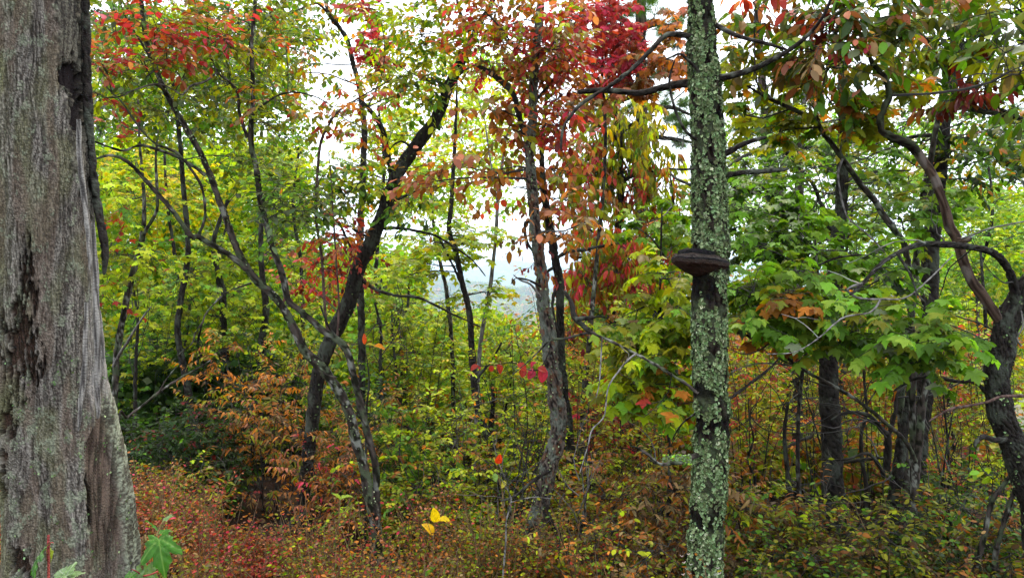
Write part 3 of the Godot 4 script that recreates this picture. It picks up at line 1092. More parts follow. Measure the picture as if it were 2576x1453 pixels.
# ---------- the trees of the foreground
func twin_tree() -> void:
	var T := begin("small_tree", "slim tree with two lichen-spotted stems parting in a V above one foot", "tree", "", foot(948, 5.1))
	T.fat = 0.72
	limb(T, "trunk", [948, 1360, 40, 935, 1270, 40, 915, 1180, 36, 895, 1100, 34, 870, 1020, 34, 835, 960, 34, 800, 915, 34, 765, 880, 34, 740, 830, 30, 715, 780, 27, 685, 740, 27, 650, 710, 27, 620, 672, 25, 590, 615, 23, 552, 505, 22, 505, 390, 20, 465, 320, 19, 418, 235, 18, 390, 165, 16, 365, 95, 15, 354, 0, 14, 340, -150, 11, 330, -330, 6], 5.1, 4.7, "grey", true)
	limb(T, "stem", [950, 1330, 22, 948, 1250, 24, 944, 1176, 25, 922, 1080, 25, 904, 1006, 25, 889, 946, 24, 876, 891, 25, 859, 864, 27, 839, 849, 25, 814, 833, 24, 784, 806, 22, 744, 773, 20, 724, 752, 21, 712, 700, 22, 690, 635, 21, 672, 575, 20, 654, 500, 20, 644, 425, 19, 632, 365, 19, 632, 300, 17, 636, 240, 15, 632, 125, 15, 640, 20, 13, 648, -120, 10, 650, -300, 6], 5.12, 4.9, "grey")
	limb(T, "limb", [620, 678, 22, 575, 640, 19, 500, 597, 18, 480, 593, 17, 425, 520, 15, 360, 447, 14, 320, 407, 12, 280, 391, 10, 238, 399, 8, 190, 410, 5], 4.8, 4.3, "grey")
	limb(T, "limb", [498, 594, 12, 514, 545, 11, 510, 480, 10, 486, 435, 10, 445, 386, 10, 390, 360, 9, 350, 320, 8, 310, 262, 7, 280, 232, 5, 250, 200, 3], 4.75, 4.4, "grey")
	limb(T, "limb", [517, 440, 13, 450, 397, 11, 370, 368, 10, 340, 368, 9, 310, 379, 8, 265, 366, 7, 225, 351, 6, 190, 345, 3], 4.8, 4.4, "grey")
	limb(T, "limb", [622, 345, 13, 602, 285, 11, 597, 235, 10, 570, 200, 9, 546, 181, 8, 520, 120, 5], 4.95, 4.8, "grey")
	limb(T, "limb", [545, 181, 7, 515, 205, 8, 480, 215, 8, 458, 238, 6, 440, 228, 5, 395, 210, 5, 340, 225, 4, 270, 245, 3], 4.85, 4.5, "pale")
	limb(T, "limb", [420, 236, 10, 390, 212, 8, 340, 225, 6, 290, 245, 5, 230, 240, 3], 4.75, 4.4, "grey")
	limb(T, "limb", [632, 290, 8, 680, 250, 6, 730, 232, 5, 790, 242, 4, 840, 270, 3], 4.95, 4.6, "dark")
	limb(T, "limb", [400, 190, 9, 350, 100, 7, 310, 30, 6, 290, -60, 4], 4.75, 4.4, "grey")
	limb(T, "shoot", [826, 842, 10, 819, 800, 10, 814, 725, 10, 808, 640, 10, 795, 550, 10, 797, 450, 10, 806, 360, 10, 824, 320, 9, 846, 284, 8, 905, 245, 6, 985, 200, 4], 5.15, 5.3, "red")
	limb(T, "shoot", [848, 846, 8, 852, 760, 7, 845, 650, 6, 838, 540, 6, 832, 440, 4, 826, 380, 3], 5.2, 5.4, "red")
	limb(T, "limb", [800, 915, 9, 818, 940, 7, 850, 950, 5], 5.0, 4.8, "grey")
	limb(T, "limb", [632, 712, 8, 600, 722, 6, 560, 742, 5, 520, 785, 5, 508, 812, 5, 490, 838, 5, 483, 862, 4, 458, 884, 4, 432, 908, 2], 4.95, 4.6, "grey")
	limb(T, "snag", [851, 852, 8, 826, 820, 7, 806, 768, 6], 5.05, 4.95, "dark")
	lichens(T, 1500, 0.010, -1, 4, 0.2, pal("LI4 LW1 LD3"))
	crown(T, "oval", 0.062, "PK5 CO4 R3 TN4 OR1 O3", [410, 75, 90, 36, 4.4, 0.3, 24, 360, 150, 40, 20, 4.4, 0.2, 10, 255, 160, 50, 22, 4.3, 0.25, 18, 520, 55, 60, 35, 4.6, 0.3, 18, 245, 235, 30, 14, 4.4, 0.2, 6], {"droop": 0.15})
	crown(T, "oval", 0.055, "R2 OR3 CO3 TN3 O5 YG2", [560, 95, 90, 40, 4.7, 0.3, 12, 690, 262, 60, 30, 4.8, 0.3, 9, 720, 130, 50, 40, 4.8, 0.3, 8, 480, 155, 60, 25, 4.6, 0.3, 6], {"droop": 0.25})
	crown(T, "oval", 0.062, "O5 G4 GG3 YG2", [290, 50, 90, 70, 4.8, 0.5, 34, 480, 130, 120, 70, 5.2, 0.5, 44, 600, 60, 120, 80, 5.2, 0.5, 46, 580, 210, 100, 80, 5.2, 0.5, 34, 320, 190, 90, 60, 5.0, 0.4, 28, 700, 60, 80, 70, 5.2, 0.4, 26, 420, 290, 90, 50, 5.1, 0.4, 16, 700, 330, 60, 50, 5.2, 0.4, 16])
	crown(T, "oval", 0.065, "GG5 G3 DG1 LG1", [735, 530, 60, 45, 5.0, 0.3, 26, 690, 480, 50, 40, 5.0, 0.3, 14, 790, 520, 50, 40, 5.2, 0.3, 14], {"droop": 0.1})
	crown(T, "oval", 0.06, "O6 G4 YG2 OR1", [350, -160, 200, 110, 4.8, 0.7, 70, 640, -170, 200, 110, 5.0, 0.7, 70])
	crown(T, "oval", 0.06, "R3 OR4 CO2 O4 Y2", [830, 290, 60, 30, 5.2, 0.3, 14, 910, 250, 50, 40, 5.3, 0.3, 12, 840, 590, 30, 40, 5.3, 0.2, 6, 905, 315, 40, 30, 5.3, 0.2, 5], {"droop": 0.5})
	finish(T, 300)


func leaning_tree() -> void:
	var T := begin("tree", "dark rough-barked trunk leaning and forking high behind the twin-stemmed tree", "tree", "", foot(764, 6.5))
	T.fat = 0.72
	limb(T, "trunk", [764, 1266, 44, 768, 1210, 42, 774, 1151, 42, 783, 1085, 43, 789, 1026, 45, 799, 951, 46, 819, 891, 46, 846, 821, 49, 879, 756, 49, 896, 690, 48, 929, 620, 46, 962, 540, 43, 989, 465, 43, 1014, 415, 41, 1059, 350, 40, 1099, 295, 37, 1129, 220, 34, 1162, 150, 30, 1184, 108, 25, 1205, 60, 18, 1240, 0, 14, 1265, -120, 10, 1280, -260, 5], 6.5, 6.1, "dark", true)
	limb(T, "limb", [990, 455, 22, 980, 410, 18, 972, 380, 17, 964, 335, 15, 946, 297, 14, 925, 270, 11, 908, 250, 7], 6.35, 6.2, "dark")
	limb(T, "limb", [964, 575, 12, 1000, 573, 10, 1044, 580, 9, 1094, 592, 8, 1144, 622, 7, 1189, 655, 5, 1222, 695, 3], 6.3, 6.0, "dark")
	limb(T, "limb", [930, 600, 11, 905, 585, 9, 884, 574, 6], 6.35, 6.2, "dark")
	limb(T, "limb", [994, 505, 9, 1044, 482, 7, 1080, 478, 6, 1112, 468, 4], 6.3, 6.1, "dark")
	limb(T, "limb", [1184, 110, 14, 1178, 70, 12, 1160, 40, 10, 1145, -20, 8, 1120, -120, 5], 6.15, 5.9, "dark")
	limb(T, "limb", [905, 700, 12, 940, 725, 10, 990, 742, 10, 1050, 748, 9, 1100, 770, 8, 1160, 800, 6, 1210, 822, 4], 6.4, 6.0, "dark")
	limb(T, "limb", [1110, 270, 10, 1150, 195, 8, 1190, 165, 7, 1230, 150, 4], 6.2, 6.0, "dark")
	limb(T, "limb", [1040, 375, 9, 1010, 355, 7, 985, 370, 5, 972, 395, 3], 6.25, 6.1, "dark")
	limb(T, "limb", [900, 670, 8, 850, 560, 7, 800, 555, 6, 740, 560, 5, 680, 540, 3], 6.4, 6.2, "dark")
	lichens(T, 1500, 0.014, -1, 5, 0.2, pal("LD4 LI1"))
	crown(T, "oval", 0.075, "O5 YG5 G3 Y2 OR1", [1060, 90, 100, 60, 6.1, 0.5, 34, 1150, 60, 60, 60, 6.0, 0.4, 20, 1010, 170, 70, 40, 6.1, 0.4, 18, 960, 60, 60, 50, 6.2, 0.4, 14, 1000, 240, 60, 40, 6.2, 0.4, 18, 930, 330, 50, 30, 6.2, 0.3, 7])
	crown(T, "oval", 0.08, "G5 O4 DG2 YG2 OR1", [1060, 200, 70, 50, 6.1, 0.4, 20, 880, 480, 70, 50, 6.3, 0.4, 22, 940, 440, 50, 40, 6.3, 0.3, 12, 800, 460, 70, 40, 6.3, 0.3, 18, 1030, 520, 50, 40, 6.2, 0.3, 10, 1000, 480, 40, 60, 6.3, 0.3, 8, 1075, 250, 40, 30, 6.1, 0.3, 6])
	crown(T, "oval", 0.07, "R5 MR3 PK1 RU2 OR1", [880, 610, 45, 50, 6.4, 0.3, 22, 800, 660, 40, 30, 6.6, 0.3, 9, 850, 690, 30, 30, 6.5, 0.2, 8, 760, 700, 40, 50, 6.8, 0.3, 10])
	crown(T, "oval", 0.08, "O4 G3 OR2 CO2", [1100, -120, 160, 100, 6.0, 0.7, 50, 1290, -190, 140, 90, 6.1, 0.7, 36])
	bare_at(T, [946, 300, 6.2, 1040, 250, 0.5, 980, 350, 6.2, 1010, 300, 0.4, 1010, 430, 6.2, 1090, 380, 0.5, 930, 640, 6.3, 1000, 660, 0.5, 1000, 480, 6.2, 950, 520, 0.4])
	finish(T, 220)


func flaky_tree() -> void:
	var T := begin("tree", "crooked trunk with flaking grey-brown bark, swollen at its foot among the heath", "tree", "", foot(1336, 4.85))
	limb(T, "trunk", [1330, 1400, 64, 1340, 1350, 54, 1354, 1301, 49, 1368, 1226, 46, 1385, 1161, 45, 1403, 1101, 43, 1408, 1060, 43, 1404, 1020, 44, 1396, 976, 40, 1386, 901, 37, 1376, 826, 37, 1364, 751, 34, 1361, 690, 33, 1353, 600, 30, 1340, 510, 27, 1333, 430, 26, 1331, 375, 24, 1338, 300, 22, 1343, 200, 21, 1352, 85, 20, 1362, 0, 18, 1368, -150, 14, 1360, -350, 7], 4.85, 4.75, "flaky", true)
	limb(T, "limb", [1338, 380, 15, 1318, 330, 14, 1303, 280, 14, 1290, 235, 14, 1262, 205, 13, 1232, 182, 12, 1196, 162, 8], 4.8, 4.9, "dark")
	limb(T, "limb", [1345, 560, 9, 1322, 560, 8, 1325, 605, 8, 1345, 640, 7], 4.8, 4.85, "dark")
	limb(T, "limb", [1360, 720, 7, 1330, 705, 6, 1298, 700, 4, 1285, 715, 2], 4.75, 4.6, "dark")
	limb(T, "limb", [1358, 745, 8, 1335, 715, 7, 1310, 705, 5, 1290, 690, 3], 4.75, 4.6, "pale")
	limb(T, "limb", [1350, 130, 8, 1390, 110, 7, 1430, 80, 6, 1470, 20, 4], 4.8, 4.6, "red")
	limb(T, "limb", [1342, 260, 8, 1380, 215, 7, 1420, 170, 5, 1450, 120, 3], 4.8, 5.0, "dark")
	limb(T, "limb", [1350, 150, 8, 1300, 120, 6, 1250, 60, 5, 1210, 20, 3], 4.8, 4.6, "dark")
	limb(T, "limb", [1385, 1180, 10, 1340, 1210, 8, 1290, 1250, 6, 1240, 1262, 3], 4.8, 4.5, "dark")
	lichens(T, 2600, 0.011, -1, 4, 0.1, pal("LI4 LW1 LD3"))
	crown(T, "oval", 0.062, "CO5 OR2 RU2 R3 O4 TN3 PK3 YG2", [1290, 60, 110, 60, 4.9, 0.4, 44, 1230, 150, 70, 50, 4.9, 0.4, 26, 1380, 130, 70, 50, 4.7, 0.4, 26, 1420, 170, 60, 40, 5.0, 0.4, 18, 1300, 190, 60, 50, 4.9, 0.3, 18, 1220, 40, 70, 50, 5.0, 0.4, 20, 1440, 50, 50, 50, 4.7, 0.3, 16], {"droop": 0.3})
	crown(T, "oval", 0.08, "CO4 RU4 OR3 TN3 O2", [1250, 270, 60, 18, 4.8, 0.2, 9, 1300, 330, 40, 20, 4.8, 0.2, 6, 1180, 420, 70, 26, 4.8, 0.25, 9, 1260, 425, 50, 20, 4.8, 0.2, 7, 1100, 455, 50, 20, 4.8, 0.2, 6, 1420, 585, 45, 14, 4.7, 0.2, 4, 1470, 560, 40, 20, 4.7, 0.2, 4], {"droop": 0.45})
	crown(T, "oval", 0.07, "R4 PK3 MR2 RU3 O2", [1390, 255, 50, 60, 5.0, 0.3, 24, 1410, 320, 40, 30, 5.0, 0.3, 10, 1360, 180, 40, 40, 4.9, 0.3, 10])
	crown(T, "oval", 0.075, "CO4 OR3 RU3 O2", [1340, -140, 200, 110, 4.8, 0.6, 60])
	crown(T, "oval", 0.05, "MR4 RU3 BR2", [1320, 600, 25, 30, 4.8, 0.2, 5, 1345, 660, 20, 20, 4.8, 0.15, 3], {"droop": 1.2, "n": 5})
	limb(T, "twig", [1384, 880, 4, 1360, 925, 4, 1330, 930, 3, 1290, 912, 3, 1240, 918, 2, 1200, 922, 2], 4.75, 4.6, "twig")
	for q in [[1204, 920, 1190, 930, 0.3], [1202, 920, 1199, 940, 0.4], [1238, 918, 1230, 932, 0.4], [1252, 916, 1244, 906, 0.3], [1250, 916, 1256, 938, 0.36], [1272, 914, 1282, 926, 0.4], [1300, 916, 1316, 928, 0.36], [1318, 926, 1308, 946, 0.4], [1332, 930, 1346, 944, 0.4], [1336, 926, 1342, 906, 0.3], [1352, 926, 1368, 940, 0.4], [1362, 920, 1362, 962, 0.3], [1344, 930, 1330, 956, 0.35]]:
		var dd := rng.randf_range(4.5, 4.78)
		if absf(q[0] - 1262) < 12:
			continue
		q[2] += rng.randf_range(-9, 9)
		q[3] += rng.randf_range(-10, 8)
		oval_blade(T, P(q[0], q[1], dd), P(q[0] + 0.95 * (q[2] - q[0]), q[1] + 0.95 * (q[3] - q[1]), dd + rng.randf_range(-0.05, 0.03)), Vector3(rng.randf_range(-0.5, 0.5), 0.6, 0.7), q[4], 0.2, cols[cname["PK" if rng.randf() < 0.6 else "R"] + rng.randi_range(0, 2)])
	finish(T, 300)


func fungus_tree() -> void:
	var T := begin("lichen_tree", "straight trunk crusted in grey-green lichen that carries the shelf fungus", "tree", "", foot(1768, 4.0))
	T.fat = 0.97
	limb(T, "trunk", [1766, 1540, 88, 1773, 1453, 86, 1777, 1340, 85, 1784, 1226, 83, 1787, 1120, 85, 1792, 1026, 85, 1786, 926, 86, 1785, 726, 88, 1788, 600, 88, 1783, 400, 82, 1776, 250, 78, 1771, 180, 75, 1766, 90, 68, 1762, 0, 63, 1750, -180, 56, 1740, -400, 48, 1735, -700, 36], 4.0, 3.95, "lichen", true)
	limb(T, "limb", [1745, 92, 14, 1700, 86, 12, 1672, 92, 11, 1638, 126, 10, 1588, 175, 9, 1528, 220, 9, 1463, 260, 8, 1433, 295, 7, 1415, 330, 6, 1410, 380, 4], 3.95, 3.6, "dark")
	limb(T, "limb", [1755, 208, 20, 1700, 212, 17, 1658, 222, 15, 1613, 233, 13, 1568, 231, 12, 1513, 227, 12, 1453, 231, 9], 3.98, 4.3, "dark")
	limb(T, "limb", [1765, 185, 9, 1740, 160, 8, 1713, 136, 7, 1690, 143, 6, 1672, 150, 4], 3.92, 3.8, "twig")
	limb(T, "limb", [1752, 350, 9, 1726, 330, 8, 1704, 290, 8, 1693, 255, 7, 1684, 200, 6, 1698, 150, 4], 3.92, 3.75, "twig")
	limb(T, "limb", [1800, 62, 14, 1830, 78, 12, 1863, 92, 11, 1932, 110, 9, 1990, 128, 6], 3.95, 3.7, "twig")
	limb(T, "limb", [1800, 198, 20, 1840, 190, 17, 1890, 175, 16, 1932, 156, 14, 1992, 122, 12, 2040, 82, 10, 2077, 30, 8, 2110, -60, 6], 3.95, 3.5, "twig")
	limb(T, "limb", [1815, 390, 20, 1840, 378, 16, 1863, 365, 14, 1900, 352, 12, 1930, 345, 8], 3.95, 3.8, "twig")
	limb(T, "limb", [1820, 441, 13, 1870, 434, 11, 1930, 430, 11, 1985, 425, 7], 3.98, 4.1, "dark")
	limb(T, "limb", [1755, 424, 8, 1720, 426, 7, 1683, 424, 5], 3.95, 3.85, "twig")
	limb(T, "limb", [1750, 470, 8, 1700, 448, 7, 1685, 430, 4], 3.98, 4.1, "twig")
	limb(T, "limb", [1760, 990, 10, 1733, 971, 9, 1688, 941, 9, 1640, 912, 8, 1598, 889, 8, 1558, 868, 7, 1508, 846, 7, 1483, 836, 7, 1423, 851, 5, 1383, 857, 5, 1338, 901, 4, 1288, 943, 3], 3.95, 4.4, "grey")
	limb(T, "limb", [1484, 834, 8, 1460, 812, 13, 1445, 795, 12, 1440, 768, 10, 1430, 748, 9, 1417, 730, 6], 4.2, 4.3, "dark")
	limb(T, "limb", [1450, 804, 11, 1475, 800, 10, 1498, 798, 8], 4.2, 4.15, "dark")
	limb(T, "limb", [1598, 891, 6, 1580, 905, 5, 1555, 935, 5, 1530, 976, 4, 1520, 1046, 4, 1490, 1080, 4, 1478, 1126, 3, 1458, 1191, 2], 4.05, 3.9, "pale")
	limb(T, "limb", [1515, 848, 4, 1512, 900, 4, 1508, 960, 3, 1500, 1000, 2], 4.1, 4.0, "pale")
	limb(T, "limb", [1755, 1144, 14, 1738, 1152, 13, 1713, 1161, 12, 1685, 1166, 11, 1660, 1166, 9, 1638, 1151, 8, 1608, 1128, 6, 1583, 1121, 4], 3.92, 3.7, "grey")
	limb(T, "limb", [1815, 1004, 9, 1840, 1000, 8, 1878, 971, 7, 1932, 931, 6, 1960, 900, 4], 3.97, 4.2, "dark")
	limb(T, "limb", [1810, 1048, 14, 1828, 1044, 12, 1838, 1043, 9], 3.95, 3.93, "lichen")
	limb(T, "limb", [1750, 1040, 6, 1720, 1062, 5, 1700, 1090, 4, 1690, 1110, 2], 3.95, 4.2, "twig")
	var mix := pal("LI8 LW1 LD7")
	lichens(T, 26000, 0.015, 1.72, 3.6, -0.22, mix)
	lichens(T, 9000, 0.014, 1.5, 1.72, 0.2, mix)
	lichens(T, 26000, 0.015, -0.3, 1.5, -0.18, mix)
	for i in 260: # a tuft of beard lichen on the low branch
		var p := P(rng.randf_range(1668, 1738), 1150 + rng.randf_range(-6, 16), 3.85)
		add_leaf(T, "lichen", p, rv(), rv(), rng.randf_range(0.008, 0.02), jit(cname["LI" if i % 3 else "LG"]))
	bare_at(T, [1800, 380, 3.95, 1890, 330, 0.25, 1650, 1166, 3.8, 1680, 1080, 0.3, 1560, 868, 4.1, 1590, 930, 0.35, 1690, 940, 4.0, 1640, 1010, 0.4])
	finish(T)
	for q in [[1715, 1400], [1722, 1416], [1733, 1395], [1728, 1432], [1738, 1421], [1720, 1446], [1735, 1444], [1806, 1430], [1812, 1443], [1800, 1447], [1741, 1360], [1812, 1406]]:
		var R := begin("small_bracket_fungus", "tiny whitish bracket on the foot of the lichen-covered trunk", "fungus", "tiny whitish brackets on the lichen-covered trunk's foot", P(q[0], q[1], 3.88))
		add_leaf(R, "lichen", R.root.position, Vector3(0, 0.3, 1), Vector3(0, 1, 0.6) + rv() * 0.3, 0.026, jit(cname["WH"]))
		finish_single(R)


# a thing that is one small mesh
func finish_single(T: Dictionary) -> void:
	var t: Transform3D = T.lt[0]
	var root: Node3D = T.root
	var o := MeshInstance3D.new()
	o.name = root.name
	for k in root.get_meta_list():
		o.set_meta(k, root.get_meta(k))
	o.mesh = kinds[T.lk[0]][0][1]
	o.set_surface_override_material(0, solo_mat(T.lc[0], kinds[T.lk[0]][1]))
	remove_child(root)
	root.free()
	add_child(o, true)
	o.transform = t


func right_trees() -> void:
	var T := begin("gnarled_tree", "crooked dark trunk bowed outward with a broken bare limb rising from its bend", "tree", "", foot(2640, 4.5))
	limb(T, "trunk", [2630, 1560, 80, 2614, 1380, 74, 2602, 1270, 70, 2582, 1200, 66, 2557, 1140, 66, 2533, 1076, 64, 2516, 1026, 63, 2512, 940, 60, 2526, 860, 62, 2545, 795, 66, 2572, 745, 62, 2610, 690, 56, 2650, 600, 50, 2690, 420, 44, 2700, 200, 36, 2690, -50, 26], 4.5, 4.4, "dark", true)
	limb(T, "limb", [2530, 815, 34, 2505, 790, 30, 2475, 745, 28, 2450, 712, 27, 2425, 655, 27, 2408, 600, 27, 2388, 563, 26, 2374, 505, 24, 2347, 440, 23, 2322, 405, 23, 2306, 378, 23], 4.45, 4.3, "dead")
	limb(T, "limb", [2310, 384, 22, 2290, 362, 24, 2262, 352, 22, 2232, 338, 20, 2215, 318, 18, 2222, 280, 17, 2238, 240, 17, 2226, 195, 15, 2200, 165, 13, 2170, 100, 9], 4.3, 4.15, "lichen")
	limb(T, "snag", [2412, 606, 18, 2430, 604, 14, 2446, 600, 8], 4.35, 4.28, "dead")
	limb(T, "limb", [2555, 760, 24, 2550, 712, 20, 2532, 670, 18, 2502, 637, 17, 2447, 621, 16, 2382, 615, 15, 2322, 613, 13, 2282, 626, 11, 2250, 642, 10, 2212, 668, 9, 2165, 718, 9, 2138, 742, 6], 4.4, 3.7, "dark")
	limb(T, "limb", [2258, 636, 8, 2290, 690, 7, 2310, 740, 5, 2330, 760, 3], 3.8, 3.7, "dark")
	limb(T, "limb", [2170, 712, 8, 2140, 722, 7, 2134, 733, 6, 2165, 750, 7, 2220, 752, 6, 2280, 748, 5, 2340, 700, 4, 2400, 640, 3], 3.7, 3.8, "pale")
	limb(T, "limb", [2215, 755, 7, 2190, 785, 5, 2120, 800, 5, 2060, 850, 4, 2000, 885, 3, 1930, 890, 2], 3.75, 3.7, "pale")
	limb(T, "limb", [2420, 600, 6, 2450, 590, 5, 2490, 575, 5, 2560, 560, 4, 2620, 550, 3], 4.2, 4.0, "pale")
	limb(T, "limb", [2620, 992, 11, 2576, 996, 10, 2522, 997, 9, 2482, 1011, 8, 2430, 1022, 8, 2397, 1027, 8, 2367, 1041, 6, 2338, 1060, 4], 3.9, 3.7, "red")
	limb(T, "limb", [2500, 992, 12, 2482, 986, 11, 2462, 966, 11, 2440, 958, 10, 2412, 960, 9, 2357, 949, 9, 2310, 950, 8, 2270, 968, 7, 2248, 985, 4], 4.45, 4.7, "dark")
	limb(T, "limb", [2530, 1105, 15, 2505, 1106, 13, 2475, 1098, 12, 2460, 1108, 10, 2452, 1124, 7], 4.4, 4.2, "dark")
	limb(T, "limb", [2480, 965, 7, 2476, 930, 6, 2490, 905, 5, 2540, 898, 3], 4.5, 4.6, "dark")
	limb(T, "limb", [2512, 900, 7, 2470, 870, 6, 2400, 860, 4, 2340, 850, 3], 4.5, 4.8, "dark")
	limb(T, "limb", [2570, 870, 5, 2560, 850, 5, 2575, 820, 5, 2570, 780, 4], 4.3, 4.25, "pale")
	lichens(T, 3000, 0.014, -1, 3, 0.16, pal("LI2 LD4"))
	bare_at(T, [2500, 880, 4.5, 2380, 800, 0.8, 2520, 840, 4.5, 2420, 800, 0.7, 2480, 960, 4.6, 2400, 1000, 0.6, 2380, 615, 4.1, 2330, 560, 0.5, 2450, 622, 4.2, 2420, 680, 0.6, 2560, 720, 4.4, 2500, 700, 0.6, 2240, 650, 3.8, 2180, 630, 0.4, 2500, 930, 4.6, 2420, 900, 0.8, 2600, 1000, 4.5, 2520, 1080, 0.8])
	bare_at(T, [2330, 612, 3.9, 2250, 590, 0.5, 2170, 715, 3.7, 2100, 690, 0.3, 2060, 850, 3.7, 1990, 830, 0.3], "TP")
	crown(T, "big", 0.125, "O6 G5 GG2 TN1", [2560, 100, 60, 60, 4.2, 0.4, 8, 2540, 180, 60, 50, 4.0, 0.3, 7, 2560, 20, 60, 40, 4.2, 0.3, 7], {"n": 6, "L": 2.2, "droop": 0.35})
	crown(T, "big", 0.12, "O4 G4 GG2", [2680, -120, 160, 130, 4.3, 0.7, 26, 2760, 200, 120, 150, 4.3, 0.6, 22], {"n": 6, "L": 2.2, "droop": 0.35})
	finish(T, 120)

	T = begin("slanting_tree", "thin grey stem slanting across behind the bare dead limb, large mixed leaves above", "tree", "", foot(2300, 5.4))
	limb(T, "trunk", [2300, 1300, 20, 2296, 1000, 19, 2290, 720, 18, 2277, 620, 17, 2262, 592, 17, 2227, 545, 17, 2202, 505, 16, 2167, 465, 16, 2132, 415, 15, 2102, 372, 14, 2072, 336, 13, 2050, 302, 13, 1985, 270, 12, 1932, 246, 9, 1880, 215, 6], 5.4, 4.6, "grey", true)
	limb(T, "limb", [2120, 400, 7, 2110, 430, 7, 2112, 470, 6, 2130, 540, 5, 2160, 570, 5, 2195, 600, 5, 2230, 640, 4], 4.9, 4.7, "pale")
	limb(T, "limb", [2114, 384, 6, 2122, 340, 6, 2128, 325, 5, 2100, 270, 5, 2060, 215, 5, 2030, 180, 3], 4.9, 4.6, "pale")
	limb(T, "limb", [2050, 300, 8, 2065, 240, 7, 2080, 180, 6, 2100, 100, 4], 4.7, 4.5, "pale")
	crown(T, "big", 0.11, "O6 TN2 RU1 G5 GG3 CO1", [2090, 60, 60, 40, 4.3, 0.3, 12, 2180, 40, 70, 40, 4.3, 0.3, 10, 2040, 120, 50, 40, 4.3, 0.3, 9, 2230, 110, 70, 40, 4.4, 0.3, 9, 1930, 60, 70, 50, 4.6, 0.4, 10, 2120, 170, 60, 40, 4.4, 0.3, 8, 2300, 60, 70, 50, 4.6, 0.3, 9], {"n": 10, "L": 2.8, "droop": 0.35})
	crown(T, "big", 0.10, "R3 MR2 PK2 CO3 TN2 RU2", [2120, 30, 40, 30, 4.2, 0.2, 5, 2070, 80, 40, 30, 4.2, 0.2, 4, 2060, 150, 40, 25, 4.3, 0.2, 4, 1900, 20, 60, 30, 4.5, 0.3, 6, 2140, 110, 30, 20, 4.2, 0.2, 2], {"n": 6, "L": 1.8, "droop": 0.5})
	crown(T, "maple", 0.10, "O6 G3 OR1 YG2 GG1", [1920, 220, 60, 50, 4.9, 0.3, 8, 1880, 290, 50, 40, 5.0, 0.3, 6, 1900, 150, 60, 40, 4.9, 0.3, 7, 2040, 260, 70, 40, 4.9, 0.3, 7, 2180, 240, 60, 50, 4.9, 0.3, 6, 2260, 180, 60, 50, 4.9, 0.3, 7, 1960, 330, 50, 30, 5.0, 0.3, 6, 2130, 300, 60, 30, 4.9, 0.3, 7], {"n": 7, "L": 2.4})
	crown(T, "maple", 0.10, "OR3 RU3 O5", [2110, 245, 40, 20, 4.7, 0.2, 5, 2180, 300, 50, 25, 4.7, 0.2, 6, 2230, 240, 25, 30, 4.7, 0.2, 3], {"n": 6, "L": 2.0})
	crown(T, "big", 0.12, "O4 G4 CO1", [2050, -130, 180, 100, 4.5, 0.6, 34, 2330, -130, 160, 100, 4.6, 0.6, 28], {"n": 7, "L": 2.0, "droop": 0.35})
	finish(T, 300)

	T = begin("tree", "tall straight dark trunk behind the pale slender stem, hung with big leaves", "tree", "", foot(2300, 7.0))
	T.fat = 0.82
	limb(T, "trunk", [2300, 1330, 40, 2318, 1100, 42, 2332, 930, 44, 2340, 760, 46, 2342, 640, 47, 2355, 500, 46, 2366, 400, 46, 2374, 300, 45, 2396, 180, 42, 2412, 80, 38, 2425, -60, 32, 2440, -300, 22], 7.0, 6.9, "dark", true)
	limb(T, "limb", [2400, 170, 14, 2425, 130, 12, 2450, 60, 9, 2470, -20, 6], 6.9, 6.6, "dark")
	limb(T, "limb", [2350, 340, 12, 2310, 342, 10, 2260, 350, 7, 2200, 340, 4], 6.9, 6.8, "dark")
	limb(T, "limb", [2390, 205, 14, 2372, 165, 16, 2350, 130, 15, 2330, 100, 12, 2290, 60, 9, 2240, 30, 5], 5.9, 5.4, "grey")
	limb(T, "limb", [2394, 200, 14, 2402, 235, 16, 2430, 268, 16, 2460, 277, 16, 2482, 281, 15, 2532, 290, 13, 2576, 300, 11, 2640, 290, 8], 5.9, 5.0, "grey")
	limb(T, "limb", [2440, 274, 12, 2500, 272, 12, 2545, 288, 11, 2600, 310, 8], 5.7, 5.2, "dark")
	crown(T, "big", 0.115, "O5 G5 GG2 YG1", [2380, 60, 80, 60, 5.6, 0.4, 16, 2470, 90, 70, 60, 5.4, 0.4, 14, 2340, 150, 70, 40, 5.6, 0.4, 12, 2440, 180, 70, 40, 5.6, 0.4, 11, 2500, 20, 70, 50, 5.4, 0.4, 12, 2510, 240, 60, 40, 5.4, 0.3, 8], {"n": 10, "L": 2.8, "droop": 0.35})
	crown(T, "big", 0.105, "MR5 R1 RU2 O2", [2420, 245, 70, 30, 5.4, 0.3, 10, 2400, 120, 25, 30, 5.3, 0.2, 3, 2480, 215, 30, 20, 5.3, 0.2, 3], {"n": 7, "L": 1.8, "droop": 0.5})
	crown(T, "oval", 0.09, "DG3 G4 O2 OR1", [2470, 400, 70, 30, 6.8, 0.4, 22, 2400, 380, 50, 30, 6.8, 0.4, 12, 2460, 330, 60, 25, 6.8, 0.3, 14, 2540, 330, 50, 30, 6.8, 0.3, 14, 2380, 290, 60, 40, 6.6, 0.3, 12, 2480, 450, 60, 20, 6.8, 0.4, 10, 2300, 280, 60, 50, 6.6, 0.4, 14])
	crown(T, "big", 0.13, "O4 G4 GG2", [2440, -140, 200, 110, 6.4, 0.8, 40], {"n": 7, "L": 2.0, "droop": 0.35})
	bare_at(T, [2350, 345, 6.9, 2230, 400, 1.2, 2350, 420, 6.9, 2220, 470, 1.2, 2370, 330, 6.8, 2470, 300, 0.9, 2350, 500, 6.9, 2240, 540, 1.1])
	finish(T, 200)

